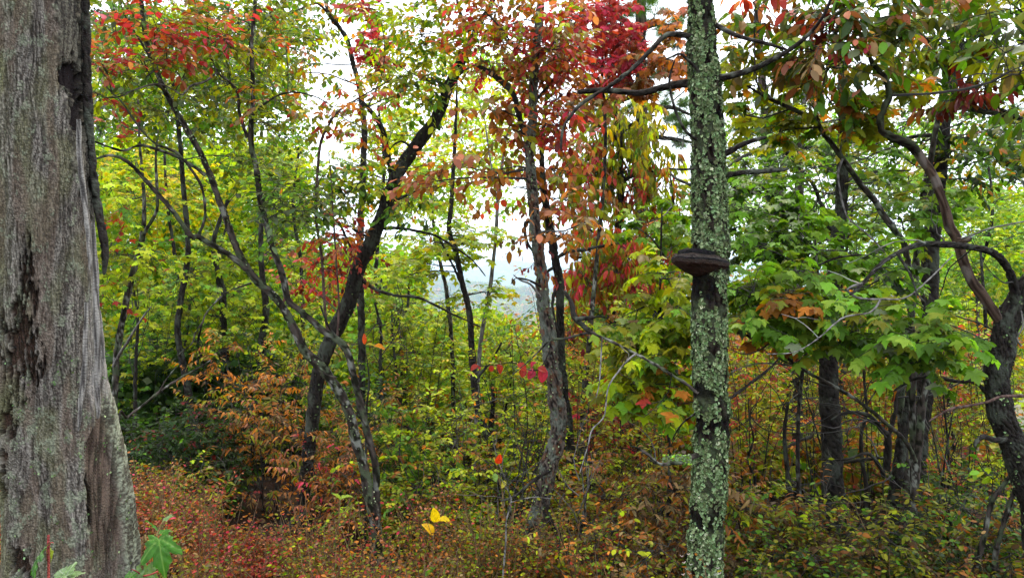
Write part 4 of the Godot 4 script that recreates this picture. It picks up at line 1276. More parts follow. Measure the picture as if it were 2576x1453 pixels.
	T = begin("slender_tree", "pale grey slender stem rising in front of the tall straight dark trunk", "tree", "", foot(2292, 6.0))
	limb(T, "trunk", [2300, 1453, 26, 2292, 1330, 24, 2280, 1200, 23, 2268, 1050, 22, 2270, 960, 22, 2285, 850, 21, 2300, 740, 20, 2312, 590, 18, 2327, 475, 18, 2342, 400, 17, 2357, 320, 15, 2377, 240, 13, 2400, 150, 9, 2420, 60, 5], 6.0, 6.0, "grey", true)
	crown(T, "maple", 0.10, "G5 LG4 O2", [2330, 520, 50, 40, 5.8, 0.3, 10, 2270, 560, 60, 30, 5.7, 0.3, 9], {"n": 7, "L": 2.4})
	finish(T, 60)

	T = begin("forked_tree", "mottled grey-green trunk forking low with a long bough arching toward the lichen trunk", "tree", "", foot(2290, 5.2))
	T.fat = 0.72
	limb(T, "trunk", [2296, 1470, 34, 2297, 1330, 30, 2302, 1226, 29, 2308, 1146, 28, 2318, 1060, 27, 2330, 950, 26, 2336, 880, 24, 2330, 800, 18, 2320, 730, 12], 5.2, 5.3, "grey", true)
	limb(T, "limb", [2304, 1160, 16, 2290, 1128, 15, 2272, 1101, 14, 2232, 1066, 14, 2172, 1016, 13, 2107, 976, 12, 2042, 941, 12, 2007, 921, 11, 1960, 880, 10, 1932, 864, 9, 1878, 843, 8, 1830, 830, 6, 1790, 815, 3], 5.2, 4.3, "grey")
	limb(T, "limb", [2012, 925, 6, 1960, 915, 6, 1900, 915, 5, 1840, 935, 3], 4.6, 4.5, "pale")
	limb(T, "limb", [2180, 1020, 6, 2220, 960, 5, 2250, 925, 4, 2290, 900, 3], 4.9, 4.7, "grey")
	bare_at(T, [2007, 922, 4.6, 1930, 860, 0.6, 2100, 974, 4.8, 2000, 950, 0.7, 1932, 866, 4.4, 1880, 900, 0.5, 2230, 1064, 5.0, 2150, 1080, 0.7, 2170, 1016, 4.9, 2200, 930, 0.6])
	finish(T)

	T = begin("tree", "blackish trunk with forking arms hidden low under the spreading maple leaves", "tree", "", foot(2240, 5.8))
	T.fat = 0.64
	limb(T, "trunk", [2238, 1450, 46, 2243, 1380, 44, 2254, 1220, 42, 2268, 1120, 38, 2284, 1040, 32, 2297, 960, 30, 2310, 880, 24, 2318, 800, 14], 5.8, 5.9, "dark", true)
	limb(T, "limb", [2232, 1180, 24, 2234, 1100, 22, 2222, 1085, 18, 2205, 1060, 15, 2180, 1042, 13, 2130, 1037, 10, 2090, 1055, 7], 5.8, 5.5, "dark")
	limb(T, "limb", [2226, 1200, 14, 2205, 1160, 12, 2180, 1140, 10, 2130, 1155, 8, 2060, 1155, 5], 5.7, 5.6, "dark")
	limb(T, "limb", [2234, 1100, 16, 2252, 1040, 14, 2260, 990, 11, 2300, 955, 8, 2340, 930, 5], 5.8, 5.9, "dark")
	bare_at(T, [2200, 1060, 5.6, 2100, 1000, 0.9, 2210, 1150, 5.6, 2120, 1100, 0.9, 2230, 1100, 5.7, 2170, 960, 1.0, 2260, 1000, 5.8, 2380, 960, 0.9, 2240, 1200, 5.7, 2150, 1250, 0.9])
	finish(T)

	T = begin("tree", "stout black trunk standing straight in the brush beyond the lichen trunk", "tree", "", foot(2104, 6.0))
	limb(T, "trunk", [2106, 1453, 56, 2102, 1351, 56, 2097, 1226, 55, 2092, 1101, 53, 2087, 976, 52, 2083, 876, 50, 2088, 780, 44, 2100, 690, 38, 2110, 600, 34, 2116, 500, 30, 2120, 380, 24, 2118, 250, 16, 2110, 100, 8], 6.0, 6.0, "dark", true)
	limb(T, "limb", [2105, 1158, 12, 2140, 1160, 10, 2180, 1155, 8, 2240, 1150, 5], 7.1, 6.6, "dark")
	limb(T, "limb", [2086, 1105, 10, 2050, 1095, 9, 2000, 1115, 8, 1970, 1130, 5], 7.1, 6.8, "dark")
	limb(T, "limb", [2112, 560, 14, 2070, 520, 11, 2050, 470, 9, 2020, 430, 6], 7.1, 6.8, "dark")
	limb(T, "limb", [2110, 600, 14, 2060, 545, 12, 2030, 520, 9, 1990, 505, 5], 7.1, 6.9, "dark")
	limb(T, "limb", [2116, 480, 12, 2160, 440, 9, 2230, 430, 6, 2290, 430, 4], 7.1, 6.9, "dark")
	crown(T, "maple", 0.085, "DG1 G6 O2 LG1", [2060, 420, 60, 50, 6.2, 0.4, 9, 2000, 480, 50, 40, 6.2, 0.4, 7, 2180, 400, 60, 40, 6.2, 0.4, 8, 2080, 350, 60, 30, 6.2, 0.4, 7, 2230, 460, 50, 30, 6.2, 0.4, 6, 2160, 520, 60, 30, 6.2, 0.4, 6])
	bare_at(T, [2110, 560, 7.2, 2000, 480, 1.3, 2110, 620, 7.2, 1990, 600, 1.2, 2112, 520, 7.2, 2230, 470, 1.3, 2116, 420, 7.2, 2000, 380, 1.2, 2118, 400, 7.2, 2250, 350, 1.3, 2090, 900, 7.1, 1990, 880, 1.0, 2090, 950, 7.1, 2200, 900, 1.0, 2086, 1000, 7.1, 1990, 1040, 1.0, 2110, 480, 7.2, 2010, 550, 1.2, 2112, 600, 7.2, 2250, 590, 1.2, 2118, 300, 7.2, 1980, 300, 1.0])
	finish(T, 60)

	T = begin("tree", "grey trunk patched with lichen half hidden by the hanging maple boughs", "tree", "", foot(2004, 8.2))
	limb(T, "trunk", [2004, 1280, 26, 2006, 1100, 28, 2008, 900, 29, 2006, 720, 30, 2008, 600, 30, 2012, 480, 26, 2010, 360, 20, 2025, 240, 14, 2050, 100, 8], 8.2, 8.2, "grey", true)
	limb(T, "limb", [2010, 420, 14, 1980, 380, 12, 1965, 330, 9, 1960, 270, 5], 8.2, 8.0, "dark")
	crown(T, "oval", 0.09, "G4 DG3 O3", [1990, 430, 60, 40, 8.2, 0.5, 14, 1960, 300, 60, 50, 8.2, 0.5, 14, 2080, 460, 50, 40, 8.2, 0.5, 10, 2040, 160, 80, 50, 8.2, 0.5, 16])
	finish(T)

	T = begin("twin_sapling", "pair of bare grey stems crossing low before the bowed trunk", "sapling", "", foot(2480, 4.7))
	limb(T, "trunk", [2450, 1460, 15, 2462, 1410, 15, 2477, 1351, 15, 2488, 1290, 14, 2500, 1250, 13, 2525, 1220, 12, 2548, 1188, 9], 4.7, 4.5, "grey", true)
	limb(T, "stem", [2500, 1470, 15, 2506, 1400, 15, 2516, 1350, 14, 2532, 1295, 14, 2550, 1240, 12, 2566, 1205, 9], 4.7, 4.5, "grey")
	limb(T, "limb", [2500, 1252, 7, 2497, 1230, 6, 2498, 1206, 5, 2480, 1190, 4, 2460, 1160, 3], 4.6, 4.5, "grey")
	crown(T, "oval", 0.07, "LG4 YG2", [2510, 1190, 24, 12, 4.5, 0.1, 2], {"n": 4, "L": 1.4})
	finish(T, 20)


func maples() -> void:
	var T := begin("maple_sapling", "maple sapling spreading broad green lobed leaves over the brush beside the lichen trunk", "maple", "", foot(2010, 5.0))
	stem(T, 2010, 5.0, 2040, 600, 14, "twig")
	limb(T, "limb", [2030, 800, 8, 1960, 770, 7, 1900, 760, 5, 1860, 770, 3], 5.0, 4.5, "twig")
	limb(T, "limb", [2030, 780, 8, 2110, 790, 7, 2200, 810, 6, 2300, 830, 4, 2350, 850, 2], 5.0, 4.3, "twig")
	limb(T, "limb", [2036, 700, 7, 2000, 660, 6, 1940, 630, 5, 1880, 610, 3], 5.0, 4.8, "twig")
	limb(T, "limb", [2036, 680, 7, 2100, 650, 6, 2170, 640, 4], 5.0, 4.8, "twig")
	var o := {"n": 7, "L": 2.4, "droop": 0.55, "tilt": 0.3}
	crown(T, "maple", 0.108, "G5 LG6 O2 GG1", [1900, 720, 60, 40, 4.5, 0.3, 12, 1960, 770, 70, 40, 4.5, 0.3, 14, 2060, 760, 70, 40, 4.5, 0.3, 13, 2170, 800, 70, 40, 4.4, 0.3, 14, 2250, 850, 60, 30, 4.3, 0.3, 12, 2330, 830, 50, 40, 4.3, 0.3, 12, 2280, 890, 60, 20, 4.3, 0.25, 7, 2100, 840, 70, 25, 4.5, 0.3, 9, 1880, 800, 40, 30, 4.5, 0.3, 7, 2010, 690, 60, 30, 4.7, 0.3, 9], o)
	crown(T, "maple", 0.10, "G5 LG4 DG2", [1900, 610, 60, 40, 5.2, 0.3, 14, 1990, 590, 60, 40, 5.3, 0.3, 12, 2060, 640, 50, 30, 5.2, 0.3, 10, 1880, 520, 50, 40, 5.6, 0.3, 12, 1950, 500, 60, 40, 5.6, 0.3, 12, 2150, 640, 60, 30, 5.2, 0.3, 10, 2030, 530, 60, 30, 5.6, 0.3, 9, 2220, 700, 60, 40, 5.0, 0.3, 10], o)
	crown(T, "maple", 0.12, "OR3 RU3 O3 YG2", [1930, 800, 60, 30, 4.6, 0.3, 8, 2000, 750, 60, 25, 4.6, 0.3, 7], o)
	finish(T, 300)

	T = begin("maple_sapling", "maple sapling with pale green leaves blushing orange, this side of the reddish pine trunk", "maple", "", foot(1660, 5.2))
	stem(T, 1660, 5.2, 1680, 520, 12, "twig")
	limb(T, "limb", [1670, 800, 7, 1640, 770, 6, 1600, 780, 4, 1560, 800, 2], 5.2, 4.8, "twig")
	limb(T, "limb", [1675, 650, 6, 1640, 600, 5, 1600, 570, 3], 5.2, 5.0, "twig")
	crown(T, "maple", 0.108, "LG4 YG5 O5 G1 TN1", [1680, 700, 50, 40, 5.0, 0.3, 12, 1660, 800, 60, 40, 5.0, 0.3, 14, 1600, 830, 50, 40, 5.0, 0.3, 11, 1690, 800, 50, 50, 5.0, 0.3, 13, 1640, 880, 60, 30, 5.0, 0.3, 9, 1700, 870, 40, 30, 5.0, 0.3, 8], o)
	crown(T, "maple", 0.12, "LG4 YG5 OR1 O3", [1640, 960, 60, 40, 4.9, 0.25, 9, 1680, 1010, 40, 30, 4.8, 0.2, 5, 1600, 1000, 40, 40, 5.0, 0.25, 6, 1700, 950, 40, 30, 5.0, 0.2, 4], o)
	crown(T, "maple", 0.09, "LG6 G3 YG2", [1630, 560, 70, 40, 5.6, 0.3, 9, 1690, 520, 50, 40, 5.6, 0.3, 8, 1690, 610, 40, 40, 5.6, 0.3, 9], o)
	crown(T, "maple", 0.09, "CO3 R2 O3 YG1", [1725, 980, 16, 30, 4.9, 0.15, 3, 1575, 975, 14, 16, 4.9, 0.12, 1], o)
	finish(T, 300)


func middle_trees() -> void:
	var T := begin("tree", "slim straight trunk close behind the flaking crooked trunk, dark from foot to fork", "tree", "", foot(1443, 6.2))
	limb(T, "trunk", [1444, 1350, 25, 1441, 1250, 26, 1436, 1140, 25, 1424, 1020, 22, 1414, 920, 20, 1410, 820, 20, 1409, 725, 20, 1399, 660, 21, 1388, 600, 21, 1375, 530, 19, 1366, 470, 16, 1364, 380, 12, 1372, 280, 8, 1380, 160, 4], 6.2, 5.6, "dark", true)
	limb(T, "limb", [1408, 720, 10, 1395, 735, 9, 1390, 780, 9, 1404, 850, 8], 6.0, 5.8, "dark")
	limb(T, "limb", [1400, 670, 8, 1380, 680, 7, 1368, 695, 5], 5.9, 5.8, "dark")
	limb(T, "limb", [1400, 650, 10, 1430, 632, 10, 1470, 628, 9, 1510, 620, 7, 1560, 610, 4], 5.9, 6.3, "dark")
	lichens(T, 200, 0.016, -1, 4, 0.2, pal("LI2 LD3"))
	crown(T, "oval", 0.085, "CO3 RU3 R2 O3", [1400, 430, 50, 40, 5.8, 0.3, 12, 1410, 500, 50, 40, 5.8, 0.3, 12, 1450, 380, 50, 40, 6.0, 0.3, 12, 1300, 470, 40, 30, 5.8, 0.3, 5], {"droop": 0.7})
	finish(T, 60)

	T = begin("pine_tree", "tall pine with reddish plated bark and crooked dark boughs beyond the lichen trunk", "pine", "", foot(1610, 11))
	limb(T, "trunk", [1600, 1230, 50, 1608, 1100, 46, 1612, 950, 43, 1612, 800, 40, 1611, 700, 38, 1613, 500, 34, 1615, 300, 32, 1613, 150, 30, 1613, 0, 28, 1620, -200, 22, 1625, -450, 12], 11, 10.8, "pine", true)
	for b in [[1615, 70, 1660, 60, 1700, 72, 1720, 50], [1612, 80, 1570, 50, 1540, 30, 1500, 40], [1620, 260, 1650, 275, 1690, 270, 1740, 290], [1610, 240, 1570, 250, 1530, 280, 1500, 300], [1622, 200, 1640, 170, 1665, 130, 1680, 90], [1615, 330, 1660, 345, 1700, 350, 1750, 360], [1610, 420, 1580, 440, 1550, 470, 1500, 480], [1612, 620, 1560, 625, 1500, 640, 1440, 650], [1610, 700, 1560, 740, 1500, 750, 1470, 740]]:
		limb(T, "bough", [b[0], b[1], 15, b[2], b[3], 13, b[4], b[5], 10, b[6], b[7], 5], 11, rng.randf_range(10, 11.5), "dark")
	var o := {"n": 5, "L": 0.9, "droop": 0.05, "tilt": 1.0}
	crown(T, "needle", 0.17, "PN5 G2", [1560, 30, 70, 40, 11, 0.8, 14, 1650, 20, 70, 40, 11, 0.8, 12, 1690, 100, 40, 40, 11, 0.8, 6, 1540, 130, 50, 40, 11, 0.8, 6, 1680, 290, 50, 40, 11, 0.8, 10, 1560, 260, 50, 30, 11, 0.8, 6, 1720, 340, 40, 20, 11, 0.6, 5, 1500, 140, 50, 30, 11, 0.8, 6, 1480, 640, 50, 30, 10.6, 0.6, 9, 1500, 760, 60, 40, 10.6, 0.6, 10, 1540, 820, 50, 40, 10.6, 0.6, 8, 1640, 200, 50, 30, 11, 0.8, 6, 1460, 745, 30, 30, 10.6, 0.5, 4], o)
	bare_at(T, [1660, 60, 11, 1720, 100, 1.5, 1570, 50, 11, 1500, 100, 1.4, 1650, 275, 11, 1730, 250, 1.5, 1570, 260, 11, 1480, 230, 1.4, 1560, 470, 11, 1480, 440, 1.2, 1660, 345, 11, 1740, 400, 1.5])
	finish(T)

	T = begin("pine_tree", "pine with leaning grey-brown trunk and forked top showing against the white sky", "pine", "", foot(1990, 10.5))
	limb(T, "trunk", [2000, 1230, 48, 1990, 1000, 46, 1972, 760, 46, 1962, 600, 46, 1950, 500, 45, 1942, 430, 42, 1932, 350, 36, 1926, 280, 28, 1915, 160, 20, 1905, 0, 12], 10.5, 10.5, "pine", true)
	limb(T, "bough", [1950, 470, 22, 1972, 420, 20, 1990, 370, 18, 2000, 300, 13, 2010, 200, 7], 10.5, 10.2, "pine")
	for b in [[1935, 360, 1900, 380, 1860, 400, 1830, 420], [1950, 490, 1910, 470, 1880, 480, 1840, 470], [1985, 380, 2030, 370, 2080, 390, 2130, 380], [1960, 560, 2010, 560, 2050, 590, 2100, 580]]:
		limb(T, "bough", [b[0], b[1], 14, b[2], b[3], 11, b[4], b[5], 9, b[6], b[7], 4], 10.5, rng.randf_range(9.8, 10.8), "dark")
	crown(T, "needle", 0.17, "PN5 DG3 G1", [1880, 400, 60, 40, 10.5, 0.7, 12, 1850, 480, 40, 40, 10.5, 0.7, 9, 2060, 380, 70, 40, 10.5, 0.8, 14, 2150, 350, 70, 40, 10.5, 0.8, 12, 2060, 580, 60, 40, 10.5, 0.7, 10, 1990, 280, 70, 40, 10.5, 0.8, 10, 2200, 440, 60, 30, 10.5, 0.8, 10, 2150, 560, 60, 40, 10.5, 0.7, 10, 1890, 330, 40, 20, 10.5, 0.6, 5], o)
	bare_at(T, [1960, 450, 10.5, 1860, 440, 1.2, 1990, 370, 10.4, 2080, 330, 1.6, 1990, 400, 10.4, 2100, 430, 1.6, 1970, 560, 10.5, 2080, 520, 1.6, 2010, 560, 10.4, 2110, 620, 1.4, 2030, 370, 10.3, 2130, 330, 1.4])
	finish(T)

	T = begin("pine_tree", "distant pine whose needle tufts show in the white gap above the bright maples", "pine", "", foot(2620, 13))
	stem(T, 2620, 13, 2600, 150, 40, "pine")
	crown(T, "needle", 0.2, "PN4 G2 DG2", [2540, 360, 50, 30, 12.5, 0.7, 9, 2500, 400, 30, 20, 12.5, 0.6, 4, 2560, 430, 40, 30, 12.5, 0.6, 7, 2600, 250, 80, 60, 13, 1.0, 14], o)
	finish(T)

	T = begin("sourwood_tree", "sourwood with drooping leaf sprays in olive, rust and red, yellowish tassels above", "tree", "", foot(1552, 8.6))
	limb(T, "trunk", [1560, 1220, 28, 1568, 1120, 30, 1574, 1020, 30, 1560, 940, 26, 1540, 800, 22, 1550, 640, 20, 1562, 500, 18, 1560, 380, 15, 1548, 250, 11, 1535, 120, 6], 8.6, 8.6, "dark", true)
	limb(T, "limb", [1570, 1010, 16, 1550, 990, 14, 1520, 985, 10, 1490, 980, 6], 8.5, 8.2, "dark")
	for b in [[1560, 520, 1500, 480, 1440, 470], [1560, 460, 1620, 430, 1680, 440], [1555, 350, 1500, 310, 1450, 300], [1555, 340, 1610, 300, 1650, 290], [1548, 640, 1600, 610, 1660, 620], [1545, 700, 1490, 690, 1440, 710], [1550, 600, 1480, 580, 1430, 600]]:
		limb(T, "limb", [b[0], b[1], 11, b[2], b[3], 8, b[4], b[5], 4], 8.6, rng.randf_range(8, 8.8), "dark")
	var w := {"n": 11, "L": 2.6, "droop": 1.3, "tilt": 0.5}
	crown(T, "narrow", 0.105, "O5 YG5 TN3 Y3", [1500, 260, 50, 40, 8.6, 0.4, 22, 1580, 290, 70, 40, 8.6, 0.5, 30, 1620, 330, 50, 40, 8.6, 0.4, 20, 1520, 330, 60, 50, 8.6, 0.5, 26, 1640, 380, 40, 40, 8.6, 0.4, 14], w)
	crown(T, "narrow", 0.105, "O7 RU3 G3 R1 OR3 YG4 TN2", [1500, 420, 60, 50, 8.6, 0.5, 30, 1580, 430, 60, 50, 8.6, 0.5, 32, 1650, 460, 50, 50, 8.6, 0.5, 24, 1460, 400, 50, 50, 8.6, 0.4, 22, 1520, 500, 60, 40, 8.6, 0.5, 22, 1440, 530, 50, 40, 8.5, 0.4, 16, 1640, 530, 60, 50, 8.6, 0.5, 18, 1600, 640, 70, 50, 8.6, 0.5, 28, 1680, 660, 50, 40, 8.6, 0.5, 14, 1490, 590, 40, 30, 8.6, 0.4, 10], w)
	crown(T, "narrow", 0.105, "R3 RU3 PK3 O5 OR2 YG2", [1475, 700, 50, 45, 7.6, 0.4, 26, 1545, 700, 60, 50, 7.6, 0.4, 30, 1615, 700, 60, 45, 7.6, 0.4, 22, 1580, 620, 60, 40, 7.6, 0.4, 24, 1650, 640, 50, 40, 7.6, 0.4, 18, 1500, 410, 40, 25, 8.3, 0.3, 10, 1600, 470, 40, 25, 8.3, 0.3, 8, 1660, 590, 30, 40, 8.4, 0.3, 8, 1450, 800, 40, 40, 8.6, 0.4, 16, 1440, 850, 30, 40, 8.6, 0.4, 12], w)
	crown(T, "narrow", 0.11, "PK4 R4 CO2", [1510, 1060, 35, 40, 8.0, 0.3, 20, 1480, 1020, 25, 30, 8.0, 0.3, 10, 1540, 1100, 25, 30, 8.0, 0.3, 10], w)
	finish(T, 120)

	T = begin("maple_tree", "maple with a hot pink-red crown overhead, before the tall reddish pine", "maple", "", foot(1480, 7.2))
	stem(T, 1480, 7.2, 1520, -100, 16, "grey")
	crown(T, "maple", 0.085, "PK6 R4 CO2", [1540, 60, 60, 50, 7.0, 0.4, 34, 1570, 130, 45, 50, 7.0, 0.4, 28, 1480, 40, 50, 60, 7.0, 0.4, 22, 1530, 190, 40, 30, 7.0, 0.3, 12, 1420, 130, 40, 40, 7.1, 0.3, 12, 930, 20, 40, 26, 7.4, 0.3, 12, 925, 110, 34, 26, 7.4, 0.3, 12, 960, 140, 30, 20, 7.4, 0.2, 6], {"n": 8, "L": 2.4, "droop": 0.7})
	crown(T, "maple", 0.09, "CO5 TN3 RU3 OR2", [1620, 170, 60, 40, 7.0, 0.4, 20, 1690, 150, 50, 40, 6.8, 0.4, 14, 1560, 230, 50, 30, 7.0, 0.3, 10, 1690, 60, 40, 40, 6.8, 0.3, 8, 1440, 230, 50, 40, 7.0, 0.4, 12], {"n": 8, "L": 2.4, "droop": 0.7})
	crown(T, "maple", 0.09, "PK4 CO3 R2 O2", [1540, -140, 160, 100, 7.0, 0.7, 60], {"n": 8, "L": 2.4, "droop": 0.6})
	finish(T, 200)

	T = begin("sapling", "slim dark sapling leaning toward the gap where the hazy hills show", "sapling", "", foot(1276, 7.3))
	limb(T, "trunk", [1278, 1350, 24, 1270, 1266, 22, 1262, 1176, 21, 1240, 1126, 20, 1216, 1070, 19, 1198, 1010, 18, 1189, 926, 17, 1182, 801, 15, 1170, 740, 14, 1158, 690, 14, 1145, 630, 13, 1130, 575, 12, 1136, 500, 11, 1145, 350, 8, 1150, 200, 4], 7.3, 7.6, "dark", true)
	limb(T, "limb", [1165, 730, 8, 1150, 690, 7, 1125, 640, 6, 1105, 600, 4], 7.5, 7.4, "dark")
	limb(T, "limb", [1262, 1180, 9, 1290, 1130, 8, 1320, 1090, 5], 7.3, 7.0, "dark")
	limb(T, "limb", [1192, 960, 8, 1240, 900, 6, 1262, 860, 4], 7.4, 7.2, "dark")
	crown(T, "maple", 0.085, "YG6 LG3 O2 Y1", [1090, 610, 70, 40, 7.8, 0.5, 26, 1160, 610, 60, 36, 7.8, 0.4, 20, 1200, 590, 40, 24, 7.8, 0.3, 9, 1050, 660, 60, 30, 7.8, 0.4, 16, 1160, 350, 50, 40, 8.0, 0.4, 10, 1190, 738, 60, 14, 7.6, 0.3, 4, 1250, 735, 45, 12, 7.6, 0.3, 4, 1030, 690, 40, 24, 7.8, 0.3, 5])
	finish(T, 120)

	T = begin("dead_sapling", "thin bare grey stem leaning out from behind the dead trunk's lower edge", "sapling", "", foot(300, 4.2))
	limb(T, "stem", [296, 1090, 8, 320, 1050, 8, 360, 1018, 7, 400, 985, 7, 450, 952, 6, 490, 930, 5, 530, 905, 3], 4.2, 4.9, "grey", true)
	limb(T, "branch", [400, 985, 4, 420, 950, 3, 445, 920, 2], 4.5, 4.5, "grey")
	finish(T)

	T = begin("slender_tree", "very thin whitish stem standing bare against the sky before the hills", "tree", "", foot(1195, 8))
	limb(T, "trunk", [1195, 1240, 12, 1200, 1000, 12, 1208, 870, 12, 1226, 760, 11, 1236, 700, 11, 1246, 600, 10, 1253, 500, 10, 1262, 430, 8, 1272, 350, 6, 1290, 300, 3], 8, 8, "pale", true)
	limb(T, "limb", [1253, 520, 6, 1230, 380, 5, 1218, 300, 4, 1200, 240, 2], 8, 8.2, "pale")
	finish(T)

	T = begin("slender_tree", "thin grey stem beside the leaning sapling at the near edge of the haze", "tree", "", foot(1135, 9))
	limb(T, "trunk", [1140, 1180, 13, 1138, 900, 13, 1124, 740, 12, 1112, 680, 11, 1098, 620, 10, 1088, 540, 8, 1080, 420, 5], 9, 9, "grey", true)
	crown(T, "maple", 0.085, "YG6 LG3 O1", [1090, 480, 50, 50, 9, 0.5, 12, 1130, 440, 40, 40, 9, 0.4, 8, 1080, 400, 40, 40, 9, 0.4, 8])
	finish(T)

	T = begin("tree", "leafy tree whose dark topmost bough bends across the white sky", "tree", "", foot(905, 8.5))
	limb(T, "trunk", [905, 1180, 20, 910, 900, 19, 905, 650, 18, 912, 450, 17, 915, 320, 15, 903, 215, 13, 890, 165, 12, 872, 100, 11, 848, 62, 11, 834, 45, 10, 820, 5, 9, 800, -120, 6], 8.5, 8.0, "dark", true)
	limb(T, "limb", [838, 50, 6, 800, 10, 5, 760, 20, 4, 720, 40, 3], 8.0, 7.7, "dark")
	crown(T, "oval", 0.085, "O5 G4 GG2 OR1 CO1", [760, 90, 50, 30, 8.0, 0.4, 10, 790, 150, 60, 24, 8.0, 0.4, 12, 840, 20, 60, 30, 8.0, 0.4, 14, 740, 30, 60, 30, 8.0, 0.4, 12, 690, 200, 40, 50, 8.0, 0.4, 12, 900, 40, 60, 30, 8.0, 0.4, 9, 850, 190, 30, 20, 8.0, 0.3, 4, 990, 60, 40, 40, 8.0, 0.4, 9])
	finish(T)

	# maples standing downhill, one behind another
	var list := [
		["young yellow-green maple filling the space inside the fork of the twin-stemmed tree", 760, 10.5, 740, 380, 14, "YG6 LG4 G3 O2", [740, 480, 100, 80, 10.5, 0.9, 50, 700, 620, 90, 80, 10.5, 0.9, 50, 800, 620, 60, 60, 10.5, 0.8, 26, 690, 400, 60, 50, 10.5, 0.8, 24, 800, 750, 60, 60, 10.5, 0.8, 24, 680, 760, 70, 60, 10.5, 0.8, 26]],
		["bright maple with lemon-yellow patches deep in the trees beside the dead trunk", 430, 11.5, 430, 380, 14, "Y4 YG6 LG2", [340, 420, 70, 50, 11.5, 0.8, 30, 450, 440, 70, 40, 11.5, 0.8, 30, 400, 500, 90, 40, 11.5, 0.8, 34, 480, 520, 60, 40, 11.5, 0.8, 20]],
		["yellow-green maple leafing to the ground under the long arching lower limb", 540, 9.5, 560, 560, 14, "YG7 LG3 O2 G2", [560, 640, 80, 60, 9.5, 0.8, 44, 480, 690, 90, 60, 9.5, 0.8, 46, 600, 730, 70, 60, 9.5, 0.8, 36, 400, 740, 80, 60, 9.5, 0.8, 36, 520, 790, 80, 50, 9.5, 0.8, 36, 640, 800, 50, 60, 9.5, 0.7, 26, 560, 880, 80, 40, 9.5, 0.7, 26, 430, 860, 70, 50, 9.5, 0.7, 26]],
		["olive-green tree behind the red sprays, its leaves reaching the picture's upper edge", 470, 8.8, 420, 60, 18, "O5 G5 YG3 GG2", [330, 280, 90, 60, 8.8, 0.8, 40, 450, 230, 90, 70, 8.8, 0.8, 44, 560, 300, 90, 60, 8.8, 0.8, 36, 280, 160, 60, 70, 8.8, 0.8, 30, 520, 160, 90, 60, 8.8, 0.8, 38, 620, 170, 80, 60, 8.8, 0.8, 30, 420, 90, 100, 50, 8.8, 0.8, 36, 600, 400, 60, 60, 8.8, 0.7, 20, 680, 210, 50, 70, 8.8, 0.7, 24, 620, 40, 90, 50, 8.8, 0.8, 30]],
		["light yellow-green maple glowing behind the upper fork of the leaning trunk", 960, 11, 960, 260, 13, "YG7 LG3 Y1 O1", [940, 360, 50, 50, 11, 0.8, 20, 980, 300, 60, 40, 11, 0.8, 18, 920, 440, 50, 50, 11, 0.8, 20, 1020, 330, 40, 40, 11, 0.7, 12, 1050, 420, 40, 50, 11, 0.7, 12, 1040, 510, 50, 50, 11, 0.7, 16, 860, 400, 40, 50, 11, 0.7, 12, 1150, 310, 50, 40, 11, 0.7, 11, 1170, 240, 50, 30, 11, 0.7, 9]],
		["yellow-green maple spreading low under the long downward limb of the leaning trunk", 1010, 9.5, 1020, 700, 13, "YG7 LG4 O2 G1", [1000, 780, 90, 50, 9.5, 0.8, 44, 1100, 810, 80, 40, 9.5, 0.8, 36, 950, 860, 80, 60, 9.5, 0.8, 40, 1050, 890, 90, 50, 9.5, 0.8, 40, 1160, 870, 70, 40, 9.5, 0.8, 26, 1130, 800, 50, 20, 9.5, 0.6, 6, 960, 720, 50, 40, 9.5, 0.7, 18]],
		["small-leaved bright bush rounding up below the hazy valley", 1275, 8.5, 1280, 860, 8, "YG5 LG4 O2", [1270, 880, 50, 30, 8.5, 0.5, 26, 1320, 870, 40, 24, 8.5, 0.5, 18, 1240, 930, 50, 40, 8.5, 0.5, 24, 1310, 940, 60, 40, 8.5, 0.5, 24, 1230, 850, 24, 40, 8.5, 0.4, 10, 1240, 800, 16, 20, 8.5, 0.3, 4]],
		["bright green maple glowing downhill of the bowed dark trunk", 2470, 12, 2480, 420, 14, "LG5 YG5 G3", [2500, 520, 70, 40, 12, 0.9, 34, 2440, 580, 80, 50, 12, 0.9, 36, 2530, 620, 60, 60, 12, 0.9, 32, 2470, 690, 80, 60, 12, 0.9, 36, 2540, 490, 50, 30, 12, 0.9, 14, 2400, 680, 60, 60, 12, 0.9, 22, 2420, 780, 80, 60, 12, 0.9, 28]],
		["shaded green maple between the two pines, sky flickering through it", 2110, 9.5, 2140, 480, 12, "G5 LG4 O2", [2080, 600, 60, 40, 9.5, 0.7, 12, 2180, 580, 60, 40, 9.5, 0.7, 10, 1880, 560, 50, 60, 9.5, 0.7, 11, 1950, 640, 60, 50, 9.5, 0.7, 14, 2230, 630, 60, 50, 9.5, 0.7, 18, 2130, 690, 70, 50, 9.5, 0.7, 22, 2290, 480, 50, 50, 9.5, 0.7, 14, 2260, 400, 50, 40, 9.5, 0.7, 10, 1900, 440, 50, 50, 9.5, 0.7, 12]],
		["olive maple under the shelf fungus tree's dark left-reaching bough", 1690, 8.2, 1690, 420, 11, "O5 YG4 OR2 G3", [1700, 480, 40, 40, 8.2, 0.5, 12, 1660, 560, 50, 40, 8.2, 0.5, 14, 1700, 600, 40, 40, 8.2, 0.5, 14, 1700, 720, 40, 60, 8.2, 0.5, 14]],
	]
	for a: Array in list:
		T = begin("maple_tree", a[0], "maple", "", foot(a[1], a[2]))
		stem(T, a[1], a[2], a[3], a[4], a[5], "dark")
		crown(T, "maple" if not a[0].begins_with("small") else "oval", 0.085 if not a[0].begins_with("small") else 0.06, a[6], a[7], {"n": 9, "L": 3.0, "droop": 0.5, "tilt": 0.35})
		finish(T, 50)

